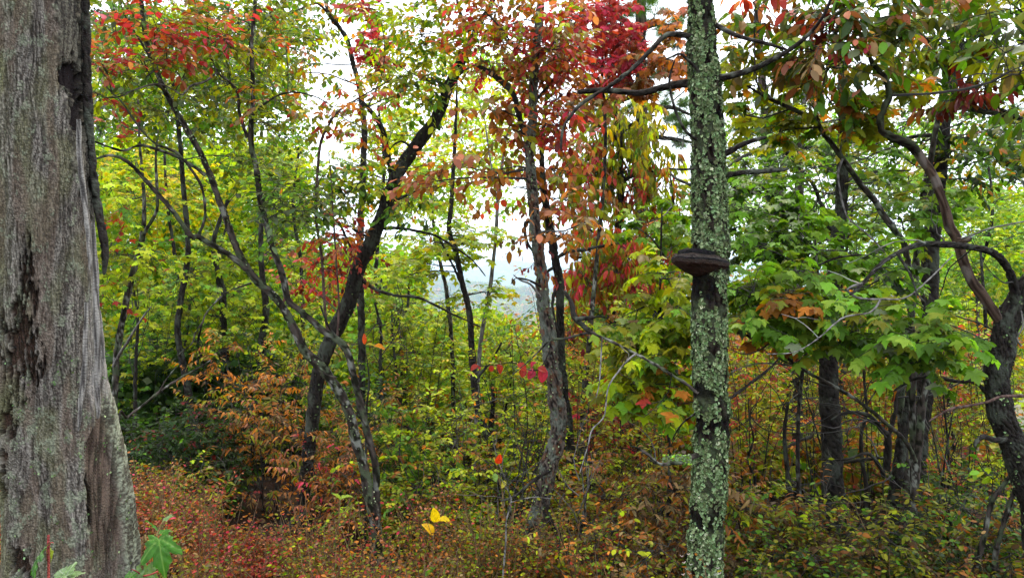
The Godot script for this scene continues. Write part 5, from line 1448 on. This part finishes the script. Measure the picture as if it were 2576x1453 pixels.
	T = begin("forked_sapling", "grey sapling forking in two thin arms just beyond the dead trunk", "sapling", "", foot(284, 7.5))
	limb(T, "trunk", [284, 1110, 18, 288, 1000, 18, 292, 900, 18, 308, 800, 18, 330, 700, 18, 350, 630, 17, 358, 590, 16, 362, 540, 12, 358, 450, 9, 350, 350, 7, 346, 220, 4], 7.5, 7.4, "grey", true)
	limb(T, "limb", [358, 590, 12, 380, 555, 10, 395, 520, 9, 392, 440, 8, 392, 380, 6, 400, 300, 3], 7.4, 7.2, "grey")
	limb(T, "limb", [285, 920, 10, 300, 890, 9, 320, 860, 8, 350, 810, 6, 380, 770, 3], 7.4, 6.8, "pale")
	crown(T, "maple", 0.08, "YG6 G3 R1 O2", [330, 500, 70, 60, 7.5, 0.5, 26, 300, 640, 50, 60, 7.5, 0.5, 22, 380, 640, 60, 50, 7.5, 0.5, 20, 280, 760, 40, 50, 7.5, 0.5, 14, 270, 320, 40, 60, 7.5, 0.5, 14])
	finish(T, 60)

	var poles := [
		["dark straight sapling standing in the gloom beside the dead trunk's lower edge", 330, 8.0, 336, 700, 12], ["brown young trunk in the shade below the twin-stemmed tree's lowest limb", 556, 9.2, 552, 500, 20],
		["black mossy trunk behind the orange-leaved bushes, nearest the leaning trunk", 655, 9.0, 660, 560, 26], ["thin black pole in the darkest part of the understorey", 455, 9.4, 470, 760, 9],
		["second thin black pole in the darkest part of the understorey, by the orange bushes", 500, 9.0, 512, 800, 9], ["slender dark sapling inclined behind the right-hand foot of the twin-stemmed tree", 1000, 8.2, 945, 760, 12],
		["straight thin bare sapling between the twin-stemmed tree and the whitish stem", 1025, 8.8, 990, 780, 9], ["thin upright dark trunk beneath the bright bush below the hills", 1244, 8.4, 1236, 960, 18],
		["brown upright trunk among the rust shrubs downhill of the flaking trunk", 955, 10, 952, 700, 14], ["short dark trunk under the pink-red drooping leaves", 1500, 9, 1470, 830, 14],
		["crooked dark sapling in the rust leaves between the lichen trunk and the stout black one", 1990, 6.3, 1975, 1010, 16], ["thin stem in the brush just outside the lichen trunk's shadow", 1900, 7.0, 1880, 1000, 8],
		["blackish pole between the stout black trunk and the forked grey one", 2170, 7.4, 2176, 900, 11], ["upright brown sapling in the red leaves downhill of the bowed trunk", 2395, 8.5, 2400, 860, 12],
		["dark slim trunk in the shade behind the bowed trunk", 2490, 9.0, 2470, 620, 14], ["thin black stem inside the rust shrubs under the low lichened branch", 1665, 6.4, 1660, 1180, 8],
	]
	for a: Array in poles:
		T = begin("sapling", a[0], "sapling", "", foot(a[1], a[2]))
		stem(T, a[1], a[2], a[3], a[4], a[5], "dark")
		for k in 6:
			var y := lerpf(a[4], 1150, rng.randf() * 0.6)
			bare(T, P(lerpf(a[3], a[1], rng.randf() * 0.5), y, a[2]), rv() + Vector3(0, 0.4, 0), rng.randf_range(0.5, 1.1), 0.006, cname["TW"])
		finish(T)


func shrubs() -> void:
	# label, kind, x, depth, height, spread, stems, leaf kind, leaf size, palette, sprays per stem
	var list := [
		["orange-brown bush crowding the foot of the leaning trunk", 690, 7.3, 1.55, 0.6, 7, "narrow", 0.06, "OR4 RU3 TN3 BR3 CO2 O4", 13],
		["orange-leaved bush in the gloom just inside the leaning trunk", 620, 7.6, 1.3, 0.5, 6, "narrow", 0.06, "OR3 RU4 O3 TN2 BR2", 12],
		["low olive bush at the border of the dark hollow", 500, 6.6, 0.35, 0.5, 7, "oval", 0.05, "O5 RU3 G2 YG2 OR1 TN1", 12],
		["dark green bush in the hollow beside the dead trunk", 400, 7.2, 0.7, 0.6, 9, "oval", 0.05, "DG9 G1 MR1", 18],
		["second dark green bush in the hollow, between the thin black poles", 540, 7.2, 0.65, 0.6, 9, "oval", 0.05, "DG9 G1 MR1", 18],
		["olive bush lit from behind the forked grey sapling", 400, 9.2, 1.9, 0.6, 6, "maple", 0.07, "G4 O4 DG2 YG2", 12],
		["rust bush at the heel of the leaning trunk with drooping leaves", 830, 6.3, 0.6, 0.45, 7, "narrow", 0.055, "RU4 CO3 OR2 BR3 PK1", 11],
		["dark evergreen bush filling the gap inside the twin-stemmed tree's foot", 870, 7.4, 1.2, 0.4, 6, "oval", 0.05, "DG6 G3 O1", 12],
		["olive and green thicket behind the three yellow leaves", 1060, 6.4, 0.8, 0.6, 8, "oval", 0.05, "YG4 O4 G3 RU1", 14],
		["yellow-green thicket with fine leaves and dark arching stems", 1170, 6.1, 0.85, 0.6, 8, "oval", 0.045, "YG5 O4 RU1 OR1 G2", 15],
		["fine-leaved yellow and orange bush wrapping the flaking trunk's bend", 1300, 6.2, 1.4, 0.45, 8, "oval", 0.042, "YG5 O4 OR1 G1 Y1", 15],
		["olive bush with orange tips in front of the slim straight trunk", 1480, 6.6, 1.6, 0.5, 8, "oval", 0.042, "O4 YG5 OR2 RU1", 15],
		["rust thicket under the pink-red drooping leaves", 1560, 6.8, 1.5, 0.6, 8, "oval", 0.045, "RU3 O5 OR2 BR1 YG3", 15],
		["brown feathery low shrub before the lichen trunk's shaded side", 1590, 5.3, 0.75, 0.5, 8, "narrow", 0.055, "BR4 TN3 RU3 O3 CO1", 11],
		["tan and rust low shrub hard against the lichen trunk", 1690, 4.9, 0.7, 0.45, 8, "narrow", 0.055, "BR4 RU4 TN3 O2", 11],
		["olive shrub with bare twigs beside the slim straight trunk's foot", 1490, 5.2, 0.7, 0.4, 7, "oval", 0.045, "O5 YG2 RU2 TN1 OR1", 10],
		["rust-red shrub on the far side of the lichen trunk", 1890, 7.2, 1.6, 0.6, 9, "oval", 0.042, "RU3 OR3 R1 O6 BR1 YG4", 15],
		["olive-rust thicket before the stout black trunk", 2010, 5.0, 0.55, 0.5, 9, "oval", 0.042, "O6 RU2 BR3 YG3 G2", 14],
		["fiery orange bush behind the stout black trunk", 2050, 8.0, 2.1, 0.7, 9, "oval", 0.05, "OR4 R2 RU3 O6 YG4", 17],
		["orange-red bush between the stout black trunk and the forked grey one", 2190, 7.8, 2.0, 0.6, 9, "oval", 0.05, "OR3 RU3 R1 O6 YG4", 16],
		["shady olive brush at the forked grey trunk's foot", 2200, 4.9, 0.45, 0.5, 8, "oval", 0.045, "O5 RU1 BR3 DG3 G2", 13],
		["red-speckled bush behind the crossing grey stems", 2430, 7.4, 1.6, 0.6, 9, "oval", 0.045, "R2 PK1 O6 RU4 YG3 G2", 16],
		["olive thicket under the bowed dark trunk", 2540, 6.8, 1.5, 0.6, 9, "oval", 0.045, "O6 YG4 G3 RU1", 15],
		["dark green low bush beneath the pair of crossing stems", 2400, 5.4, 0.55, 0.5, 8, "oval", 0.05, "DG3 G3 O3 RU2", 12],
		["yellow-green bush catching light far down beyond the bowed trunk", 2440, 10.0, 2.4, 0.9, 9, "oval", 0.06, "YG5 O3 RU2 OR1", 17],
		["rust and yellow bush far behind the black trunk with forking arms", 2290, 10.5, 2.4, 0.9, 9, "oval", 0.06, "YG3 RU3 OR3 O3", 17],
		["orange and yellow bush seen past the lichen trunk's shaded edge", 1860, 9.5, 2.0, 0.7, 9, "oval", 0.055, "OR3 YG3 RU3 O3", 16],
		["green bush beside the slim straight trunk at mid height", 1520, 8.2, 1.9, 0.6, 8, "oval", 0.05, "G4 O4 YG2", 14],
		["olive shrub in front of the thin black stem, below the maple's orange leaves", 1640, 6.6, 1.4, 0.5, 8, "oval", 0.042, "O5 RU3 YG2 OR1", 14],
		["leafy olive brush pressed against the lichen trunk's right edge", 1900, 5.2, 0.6, 0.45, 9, "narrow", 0.055, "O5 BR4 RU3 G2 TN1", 12],
		["dull green brush between the lichen trunk and the stout black one", 2010, 4.7, 0.42, 0.45, 9, "oval", 0.045, "O5 DG3 G2 BR4 RU2", 12],
		["brown and olive brush at the very foot of the forked grey trunk", 2330, 4.8, 0.45, 0.5, 9, "oval", 0.045, "BR5 O4 DG4 RU1 G1", 12],
		["brown brush in the lowest part of the view below the broad maple leaves", 2210, 4.6, 0.32, 0.5, 9, "oval", 0.042, "BR5 RU1 O4 DG4 G1", 12],
		["olive leafy brush around the crossing grey stems", 2560, 5.0, 0.6, 0.5, 9, "oval", 0.05, "O5 G3 DG2 RU2", 12],
		["rust brush behind the flaking trunk's foot", 1400, 5.7, 0.75, 0.5, 9, "oval", 0.042, "RU3 O5 YG4 OR1", 14],
		["yellow-olive brush between the slim dark sapling and the flaking trunk", 1230, 5.9, 0.75, 0.55, 9, "oval", 0.042, "O4 YG6 RU1 G2", 15],
		["olive brush close behind the twin-stemmed tree's foot", 1000, 5.9, 0.55, 0.5, 8, "oval", 0.045, "O5 G3 RU3 YG1", 13],
		["rust-tinted bush between the two feet of the leaning and twin-stemmed trees", 880, 6.8, 0.8, 0.5, 8, "narrow", 0.055, "RU4 OR2 O4 TN2", 13],
		["fine yellow-green brush deep behind the pine seedlings", 1040, 8.6, 1.9, 0.8, 9, "oval", 0.055, "YG5 O4 G2 RU1", 18],
		["fine yellow-green brush below the bright bush and the hills", 1250, 8.8, 1.5, 0.8, 9, "oval", 0.055, "YG6 O3 LG2", 18],
		["orange and olive brush beyond the slim straight trunk", 1440, 8.6, 1.7, 0.8, 9, "oval", 0.055, "O4 OR2 YG4 RU2", 18],
		["yellow-green brush behind the orange-leaved bushes", 740, 9.0, 2.0, 0.9, 9, "oval", 0.06, "YG5 G3 O4", 18],
		["tan low shrub close to the lower edge beyond the flaking trunk", 1500, 4.3, 0.5, 0.45, 9, "oval", 0.036, "O3 RU3 TN3 OR2 YG2", 9],
		["leafy low brush along the lower edge past the lichen trunk", 1940, 4.4, 0.4, 0.5, 9, "oval", 0.045, "O5 RU1 BR3 G4 DG2", 11],
		["shadowed low brush along the lower edge below the forked trunk", 2130, 4.4, 0.35, 0.5, 9, "oval", 0.045, "BR4 RU1 O4 DG4 G2", 11],
		["shadowed low brush in the lowest corner under the bowed trunk", 2480, 4.4, 0.35, 0.5, 9, "oval", 0.045, "BR3 O3 DG5 RU1 G2", 11],
	]
	for a: Array in list:
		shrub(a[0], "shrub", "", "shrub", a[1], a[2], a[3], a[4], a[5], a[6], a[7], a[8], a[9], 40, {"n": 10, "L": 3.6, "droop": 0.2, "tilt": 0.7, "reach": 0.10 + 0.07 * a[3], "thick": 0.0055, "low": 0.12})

	shrub("soft green pine seedling with long needles behind the yellow leaves", "pine seedling", "", "pine_seedling", 1030, 6.2, 0.8, 0.16, 2, "soft", 0.12, "PB4 LG2 G1", 7, 0, {"n": 6, "L": 0.8, "droop": -0.4, "tilt": 1.0, "reach": 0.10, "low": 0.15})
	shrub("second soft green pine seedling, lower and nearer the twin-stemmed tree", "pine seedling", "", "pine_seedling", 985, 6.4, 0.45, 0.12, 2, "soft", 0.11, "PB5 G2", 6, 0, {"n": 6, "L": 0.8, "droop": -0.4, "tilt": 1.0, "reach": 0.09, "low": 0.15})

	# small woody stems that fork dark and bare in the brush
	for a in [["dark forking bare shrub stems arching beside the yellow leaves", 1175, 6.0, 1100, 1120], ["black leafless bush stem in front of the slim dark sapling", 1300, 5.4, 1330, 1120], ["bare grey twigs standing out of the heath near the slim straight trunk", 1450, 4.8, 1420, 1200], ["tangle of dark bare twigs under the broad maple leaves", 2130, 6.2, 2060, 950], ["tangle of dark bare twigs nearer the bowed trunk", 2400, 5.8, 2360, 960], ["bare twiggy shrub before the stout black trunk", 2030, 5.4, 1990, 1150], ["bare twigs between the forked trunk and the crossing stems", 2380, 5.2, 2350, 1200]]:
		var T := begin("bare_shrub", a[0], "shrub", "", foot(a[1], a[2]))
		for k in 5:
			var b: Vector3 = T.root.position + Vector3(rng.randf_range(-0.08, 0.08), 0, rng.randf_range(-0.08, 0.08))
			var e := P(a[3] + rng.randf_range(-90, 90), a[4] + rng.randf_range(-60, 160), a[2])
			tube(T, "stem", [b - Vector3(0, 0.03, 0), b.lerp(e, 0.5) + rv() * 0.08, e], [0.009, 0.007, 0.0025], "dark" if k % 4 else "grey")
			for j in 4:
				var q := b.lerp(e, rng.randf_range(0.35, 1.0))
				bare(T, q, (e - b) + rv() * 0.7, rng.randf_range(0.3, 0.7), 0.004, cname["TW" if k % 4 else "TG"])
		finish(T)


# ---------- big leaves close to the camera
func lobed_leaf(T: Dictionary, base: Vector3, tip: Vector3, up: Vector3, wide: float, curl: float, a: Color, b: Color, called := "leaf") -> void:
	var z := tip - base
	var len := z.length()
	z /= len
	var x := up.cross(z).normalized()
	var y := z.cross(x)
	var o := []
	for i in range(0, MAPLE.size(), 2):
		o.append(Vector2(MAPLE[i] * wide, MAPLE[i + 1]))
	for i in range(MAPLE.size() / 2 - 2, 0, -1):
		o.append(Vector2(-o[i].x, o[i].y))
	var rim := []
	for i in o.size():
		var p: Vector2 = o[i]
		var q: Vector2 = o[(i + 1) % o.size()]
		for k in 4:
			var e := p.lerp(q, k / 4.0)
			rim.append(e + (Vector2(0, 0.34) - e).normalized() * -0.018 * (1.0 if k % 2 else -0.4))
	var v := PackedVector3Array()
	var col := PackedColorArray()
	var c0 := Vector2(0, 0.30)
	var rings := 9
	for j in rings:
		var t := maxf(0.004, j / float(rings - 1))
		for e: Vector2 in rim:
			var p := c0.lerp(e, t)
			var h := -curl * (p - c0).length_squared() + 0.10 * absf(p.x) + 0.018 * sin(p.x * 34.0) * sin(p.y * 30.0)
			var vein := 1.0
			for g in [Vector2(0, 1), Vector2(0.66, 0.62), Vector2(-0.66, 0.62), Vector2(0.86, -0.1), Vector2(-0.86, -0.1)]:
				var w := p - Vector2(0, 0.16)
				var along: float = w.dot(g.normalized())
				if along > 0:
					vein = minf(vein, absf(w.cross(g.normalized())) / 0.022)
			h -= 0.012 * (1.0 - minf(1.0, vein))
			var q := base + (x * p.x + z * p.y + y * h) * len
			v.append(q - T.root.position)
			col.append(mixc(b, a, ss(0.2, 1.0, vein)) * (1.0 + 0.35 * N(p.x * 6, p.y * 6, len * 50)))
	var m := grid_mesh(v, col, rings, rim.size())
	part(T, called, m, mat.wet)


func oval_blade(T: Dictionary, base: Vector3, tip: Vector3, up: Vector3, wide: float, curl: float, c: Color) -> void:
	var z := tip - base
	var len := z.length()
	z /= len
	var x := up.cross(z).normalized()
	var y := z.cross(x)
	var v := PackedVector3Array()
	var col := PackedColorArray()
	for j in 13:
		var t := j / 12.0
		var w := wide * (0.01 + pow(sin(PI * pow(t, 0.85)), 0.75)) if t < 0.999 else 0.004
		for k in 9:
			var s := (k - 4) / 4.0
			var h := curl * (4.0 * t * (1.0 - t)) * 0.5 + absf(s) * w * 0.45 + 0.01 * sin(t * 25.0) * absf(s)
			v.append(base + (x * s * w + z * t + y * h) * len - T.root.position)
			col.append(c * (0.85 + 0.15 * ss(0.0, 0.15, absf(s)) + 0.4 * N(s * 3, t * 5, len * 90)))
	part(T, "leaf", grid_mesh(v, col, 13, 9, false), mat.wet)


func near_plants() -> void:
	var g1 := Color(0.045, 0.15, 0.012)
	var g2 := Color(0.13, 0.25, 0.045)
	var pale := Color(0.15, 0.24, 0.09)
	var d := 2.0
	var T := begin("maple_seedling", "maple seedling with one big wet star-shaped green leaf beside the dead trunk's foot", "seedling", "", foot(372, d))
	var top := P(412, 1308, d - 0.01)
	tube(T, "stem", [T.root.position - Vector3(0, 0.03, 0), P(356, 1450, d), P(378, 1395, d), P(396, 1340, d), top], [0.0045, 0.0036, 0.003, 0.0024, 0.0016], "stalk")
	lobed_leaf(T, P(396, 1336, d), P(412, 1446, d - 0.06), Vector3(0.15, 0.75, 0.66), 0.72, 0.6, g1, g2)
	lobed_leaf(T, P(372, 1408, d + 0.01), P(352, 1500, d - 0.02), Vector3(0.5, 0.4, 0.8), 0.7, 0.3, pale, g2)
	lobed_leaf(T, P(412, 1312, d), P(432, 1288, d + 0.03), Vector3(-0.4, 0.6, 0.6), 0.8, 0.3, pale, g2)
	lobed_leaf(T, P(390, 1330, d), P(370, 1303, d + 0.05), Vector3(0.9, 0.4, 0.3), 0.45, 0.3, g1, g1)
	lobed_leaf(T, P(400, 1345, d), P(428, 1322, d + 0.05), Vector3(0.0, 0.9, 0.4), 0.6, 0.4, g1, g2)
	lobed_leaf(T, P(332, 1432, d), P(310, 1490, d - 0.04), Vector3(-0.4, 0.8, 0.5), 0.8, 0.4, g1, g2)
	tube(T, "leaf_stalk", [P(357, 1449, d), P(345, 1438, d - 0.01), P(330, 1431, d - 0.01)], [0.0018, 0.0016, 0.0014], "redstalk")
	tube(T, "leaf_stalk", [P(357, 1449, d), P(380, 1444, d - 0.02), P(398, 1436, d - 0.03)], [0.0022, 0.002, 0.0024], "redstalk")
	finish(T)
	d = 1.85
	T = begin("maple_seedling", "maple seedling with folded glossy green leaves in front of the dead trunk", "seedling", "", foot(120, d))
	tube(T, "stem", [T.root.position - Vector3(0, 0.03, 0), P(121, 1460, d), P(119, 1410, d), P(118, 1378, d)], [0.004, 0.0034, 0.0028, 0.0024], "redstalk")
	lobed_leaf(T, P(112, 1372, d), P(62, 1462, d - 0.08), Vector3(-0.75, 0.5, 0.4), 0.62, 0.5, g1 * 0.8, g2)
	lobed_leaf(T, P(119, 1376, d), P(142, 1414, d + 0.02), Vector3(0.7, 0.6, 0.2), 0.45, 0.8, Color(0.22, 0.26, 0.03), g2)
	lobed_leaf(T, P(168, 1455, d), P(140, 1424, d + 0.06), Vector3(0.1, 0.7, 0.7), 0.75, 0.3, pale, Color(0.34, 0.42, 0.26))
	lobed_leaf(T, P(169, 1455, d), P(196, 1426, d + 0.06), Vector3(0.1, 0.7, 0.7), 0.75, 0.3, pale, Color(0.34, 0.42, 0.26))
	tube(T, "leaf_stalk", [P(110, 1462, d), P(140, 1458, d), P(166, 1455, d)], [0.002, 0.0018, 0.0015], "redstalk")
	tube(T, "leaf_stalk", [P(118, 1379, d), P(127, 1364, d), P(134, 1366, d)], [0.0016, 0.0014, 0.0012], "redstalk")
	finish(T)

	d = 4.55
	T = begin("yellow_leaf_sapling", "tiny sapling holding up three clear yellow leaves above the heath", "sapling", "", foot(1088, d))
	tube(T, "stem", [T.root.position, P(1090, 1350, d), P(1094, 1322, d), P(1096, 1312, d)], [0.004, 0.003, 0.0024, 0.0018], "stalk")
	var ye := Color(0.80, 0.56, 0.01)
	oval_blade(T, P(1096, 1313, d), P(1090, 1276, d - 0.02), Vector3(0.3, 0.1, 1), 0.30, 0.05, ye)
	oval_blade(T, P(1090, 1345, d), P(1060, 1318, d - 0.02), Vector3(0.4, 0.6, 0.7), 0.27, 0.35, Color(0.82, 0.47, 0.02))
	oval_blade(T, P(1097, 1315, d), P(1137, 1320, d - 0.02), Vector3(-0.2, 0.95, 0.35), 0.25, 0.6, ye)
	finish(T)

	d = 4.8
	T = begin("sapling", "small sapling with two pale green leaves at the leaning trunk's foot", "sapling", "", foot(850, d))
	tube(T, "stem", [T.root.position, P(852, 1290, d), P(856, 1256, d)], [0.004, 0.003, 0.002], "stalk")
	var lg := Color(0.33, 0.45, 0.04)
	oval_blade(T, P(856, 1257, d), P(836, 1242, d - 0.02), Vector3(0.2, 0.8, 0.5), 0.2, 0.3, lg)
	oval_blade(T, P(857, 1257, d), P(888, 1250, d - 0.02), Vector3(0, 0.9, 0.4), 0.16, 0.3, lg)
	oval_blade(T, P(856, 1258, d), P(866, 1244, d + 0.04), Vector3(0, 0.6, 0.7), 0.2, 0.2, lg)
	finish(T)

	d = 5.0
	T = begin("sapling", "thin sapling with a single scarlet leaf and a few pale green ones", "sapling", "", foot(1262, d))
	tube(T, "stem", [T.root.position, P(1266, 1310, d), P(1264, 1240, d), P(1252, 1195, d), P(1250, 1163, d)], [0.006, 0.005, 0.004, 0.003, 0.0015], "stalk")
	tube(T, "branch", [P(1262, 1225, d), P(1235, 1205, d), P(1215, 1196, d)], [0.003, 0.0025, 0.0012], "twig")
	oval_blade(T, P(1251, 1166, d), P(1258, 1141, d - 0.02), Vector3(0.2, 0.2, 1), 0.32, 0.1, Color(0.65, 0.05, 0.015))
	oval_blade(T, P(1244, 1190, d), P(1247, 1212, d - 0.02), Vector3(0.2, 0.2, 1), 0.34, 0.1, Color(0.22, 0.36, 0.08))
	oval_blade(T, P(1270, 1208, d), P(1262, 1228, d - 0.02), Vector3(0.3, 0.2, 1), 0.3, 0.1, Color(0.5, 0.45, 0.06))
	oval_blade(T, P(1249, 1170, d), P(1240, 1150, d), Vector3(0.5, 0.3, 0.7), 0.16, 0.3, Color(0.6, 0.4, 0.03))
	finish(T)

	d = 5.6
	T = begin("sapling", "thin dark sapling tipped with an orange-red and a yellow-orange leaf", "sapling", "", foot(918, d))
	tube(T, "stem", [T.root.position - Vector3(0, 0.05, 0), P(921, 1060, d), P(928, 960, d), P(919, 880, d), P(918, 866, d)], [0.008, 0.006, 0.005, 0.003, 0.002], "dark")
	oval_blade(T, P(917, 866, d), P(916, 838, d), Vector3(0.2, 0.3, 1), 0.2, 0.2, Color(0.65, 0.09, 0.02))
	oval_blade(T, P(940, 870, d), P(968, 880, d - 0.03), Vector3(0, 0.8, 0.6), 0.22, 0.3, Color(0.75, 0.26, 0.01))
	oval_blade(T, P(920, 868, d), P(942, 870, d - 0.03), Vector3(0, 0.8, 0.6), 0.16, 0.3, Color(0.45, 0.42, 0.02))
	finish(T)

	d = 4.3
	T = begin("sapling", "crooked pale sapling stem bare in the heath before the flaking trunk", "sapling", "", foot(1250, d))
	tube(T, "stem", [T.root.position - Vector3(0, 0.03, 0), P(1271, 1380, d), P(1274, 1310, d), P(1286, 1260, d), P(1276, 1230, d), P(1262, 1205, d)], [0.006, 0.005, 0.004, 0.003, 0.0025, 0.0015], "pale")
	tube(T, "branch", [P(1284, 1264, d), P(1310, 1256, d), P(1345, 1250, d), P(1372, 1252, d), P(1400, 1254, d)], [0.003, 0.0028, 0.0025, 0.002, 0.001], "pale")
	finish(T)


func _ready() -> void:
	rng.seed = 20111012
	nz.seed = 77
	nz.frequency = 1.0
	nz.noise_type = FastNoiseLite.TYPE_SIMPLEX_SMOOTH
	nz.fractal_type = FastNoiseLite.FRACTAL_NONE
	var cam := Camera3D.new()
	cam.name = "camera"
	cam.position = Vector3(0, EYE, 0)
	cam.fov = rad_to_deg(2.0 * atan(726.5 / F))
	cam.near = 0.05
	cam.far = 20000
	cam.current = true
	add_child(cam)
	var sky := ProceduralSkyMaterial.new()
	sky.sky_top_color = Color(0.93, 0.95, 1.0)
	sky.sky_horizon_color = Color(0.93, 0.95, 0.97)
	sky.sky_curve = 0.2
	sky.ground_horizon_color = Color(0.7, 0.72, 0.72)
	sky.ground_bottom_color = Color(0.12, 0.11, 0.09)
	var env := Environment.new()
	env.background_mode = Environment.BG_SKY
	env.sky = Sky.new()
	env.sky.sky_material = sky
	env.tonemap_mode = Environment.TONE_MAPPER_LINEAR
	env.tonemap_exposure = 4.0
	env.fog_enabled = true
	env.fog_density = 0.0002
	env.fog_light_color = Color(0.80, 0.92, 1.0)
	env.sdfgi_enabled = true
	env.ssao_enabled = true
	env.ssil_enabled = true
	var we := WorldEnvironment.new()
	we.name = "world_environment"
	we.environment = env
	add_child(we)
	var sun := DirectionalLight3D.new()
	sun.name = "overcast_sun"
	sun.light_energy = 0.5
	sun.light_angular_distance = 30
	sun.light_color = Color(1, 0.97, 0.92)
	sun.shadow_enabled = true
	sun.rotation_degrees = Vector3(-62, 158, 0)
	add_child(sun)

	make_colours()
	make_materials()
	make_kinds()
	make_ground()
	distant()
	woodland()
	dead_trunk()
	twin_tree()
	leaning_tree()
	flaky_tree()
	fungus_tree()
	shelf_fungus()
	right_trees()
	maples()
	middle_trees()
	shrubs()
	near_plants()
	heath()
	litter()
	var nl := 0
	for c in find_children("*", "MultiMeshInstance3D", true, false):
		nl += c.multimesh.instance_count
	print("instances ", nl, " nodes ", find_children("*", "Node3D", true, false).size())
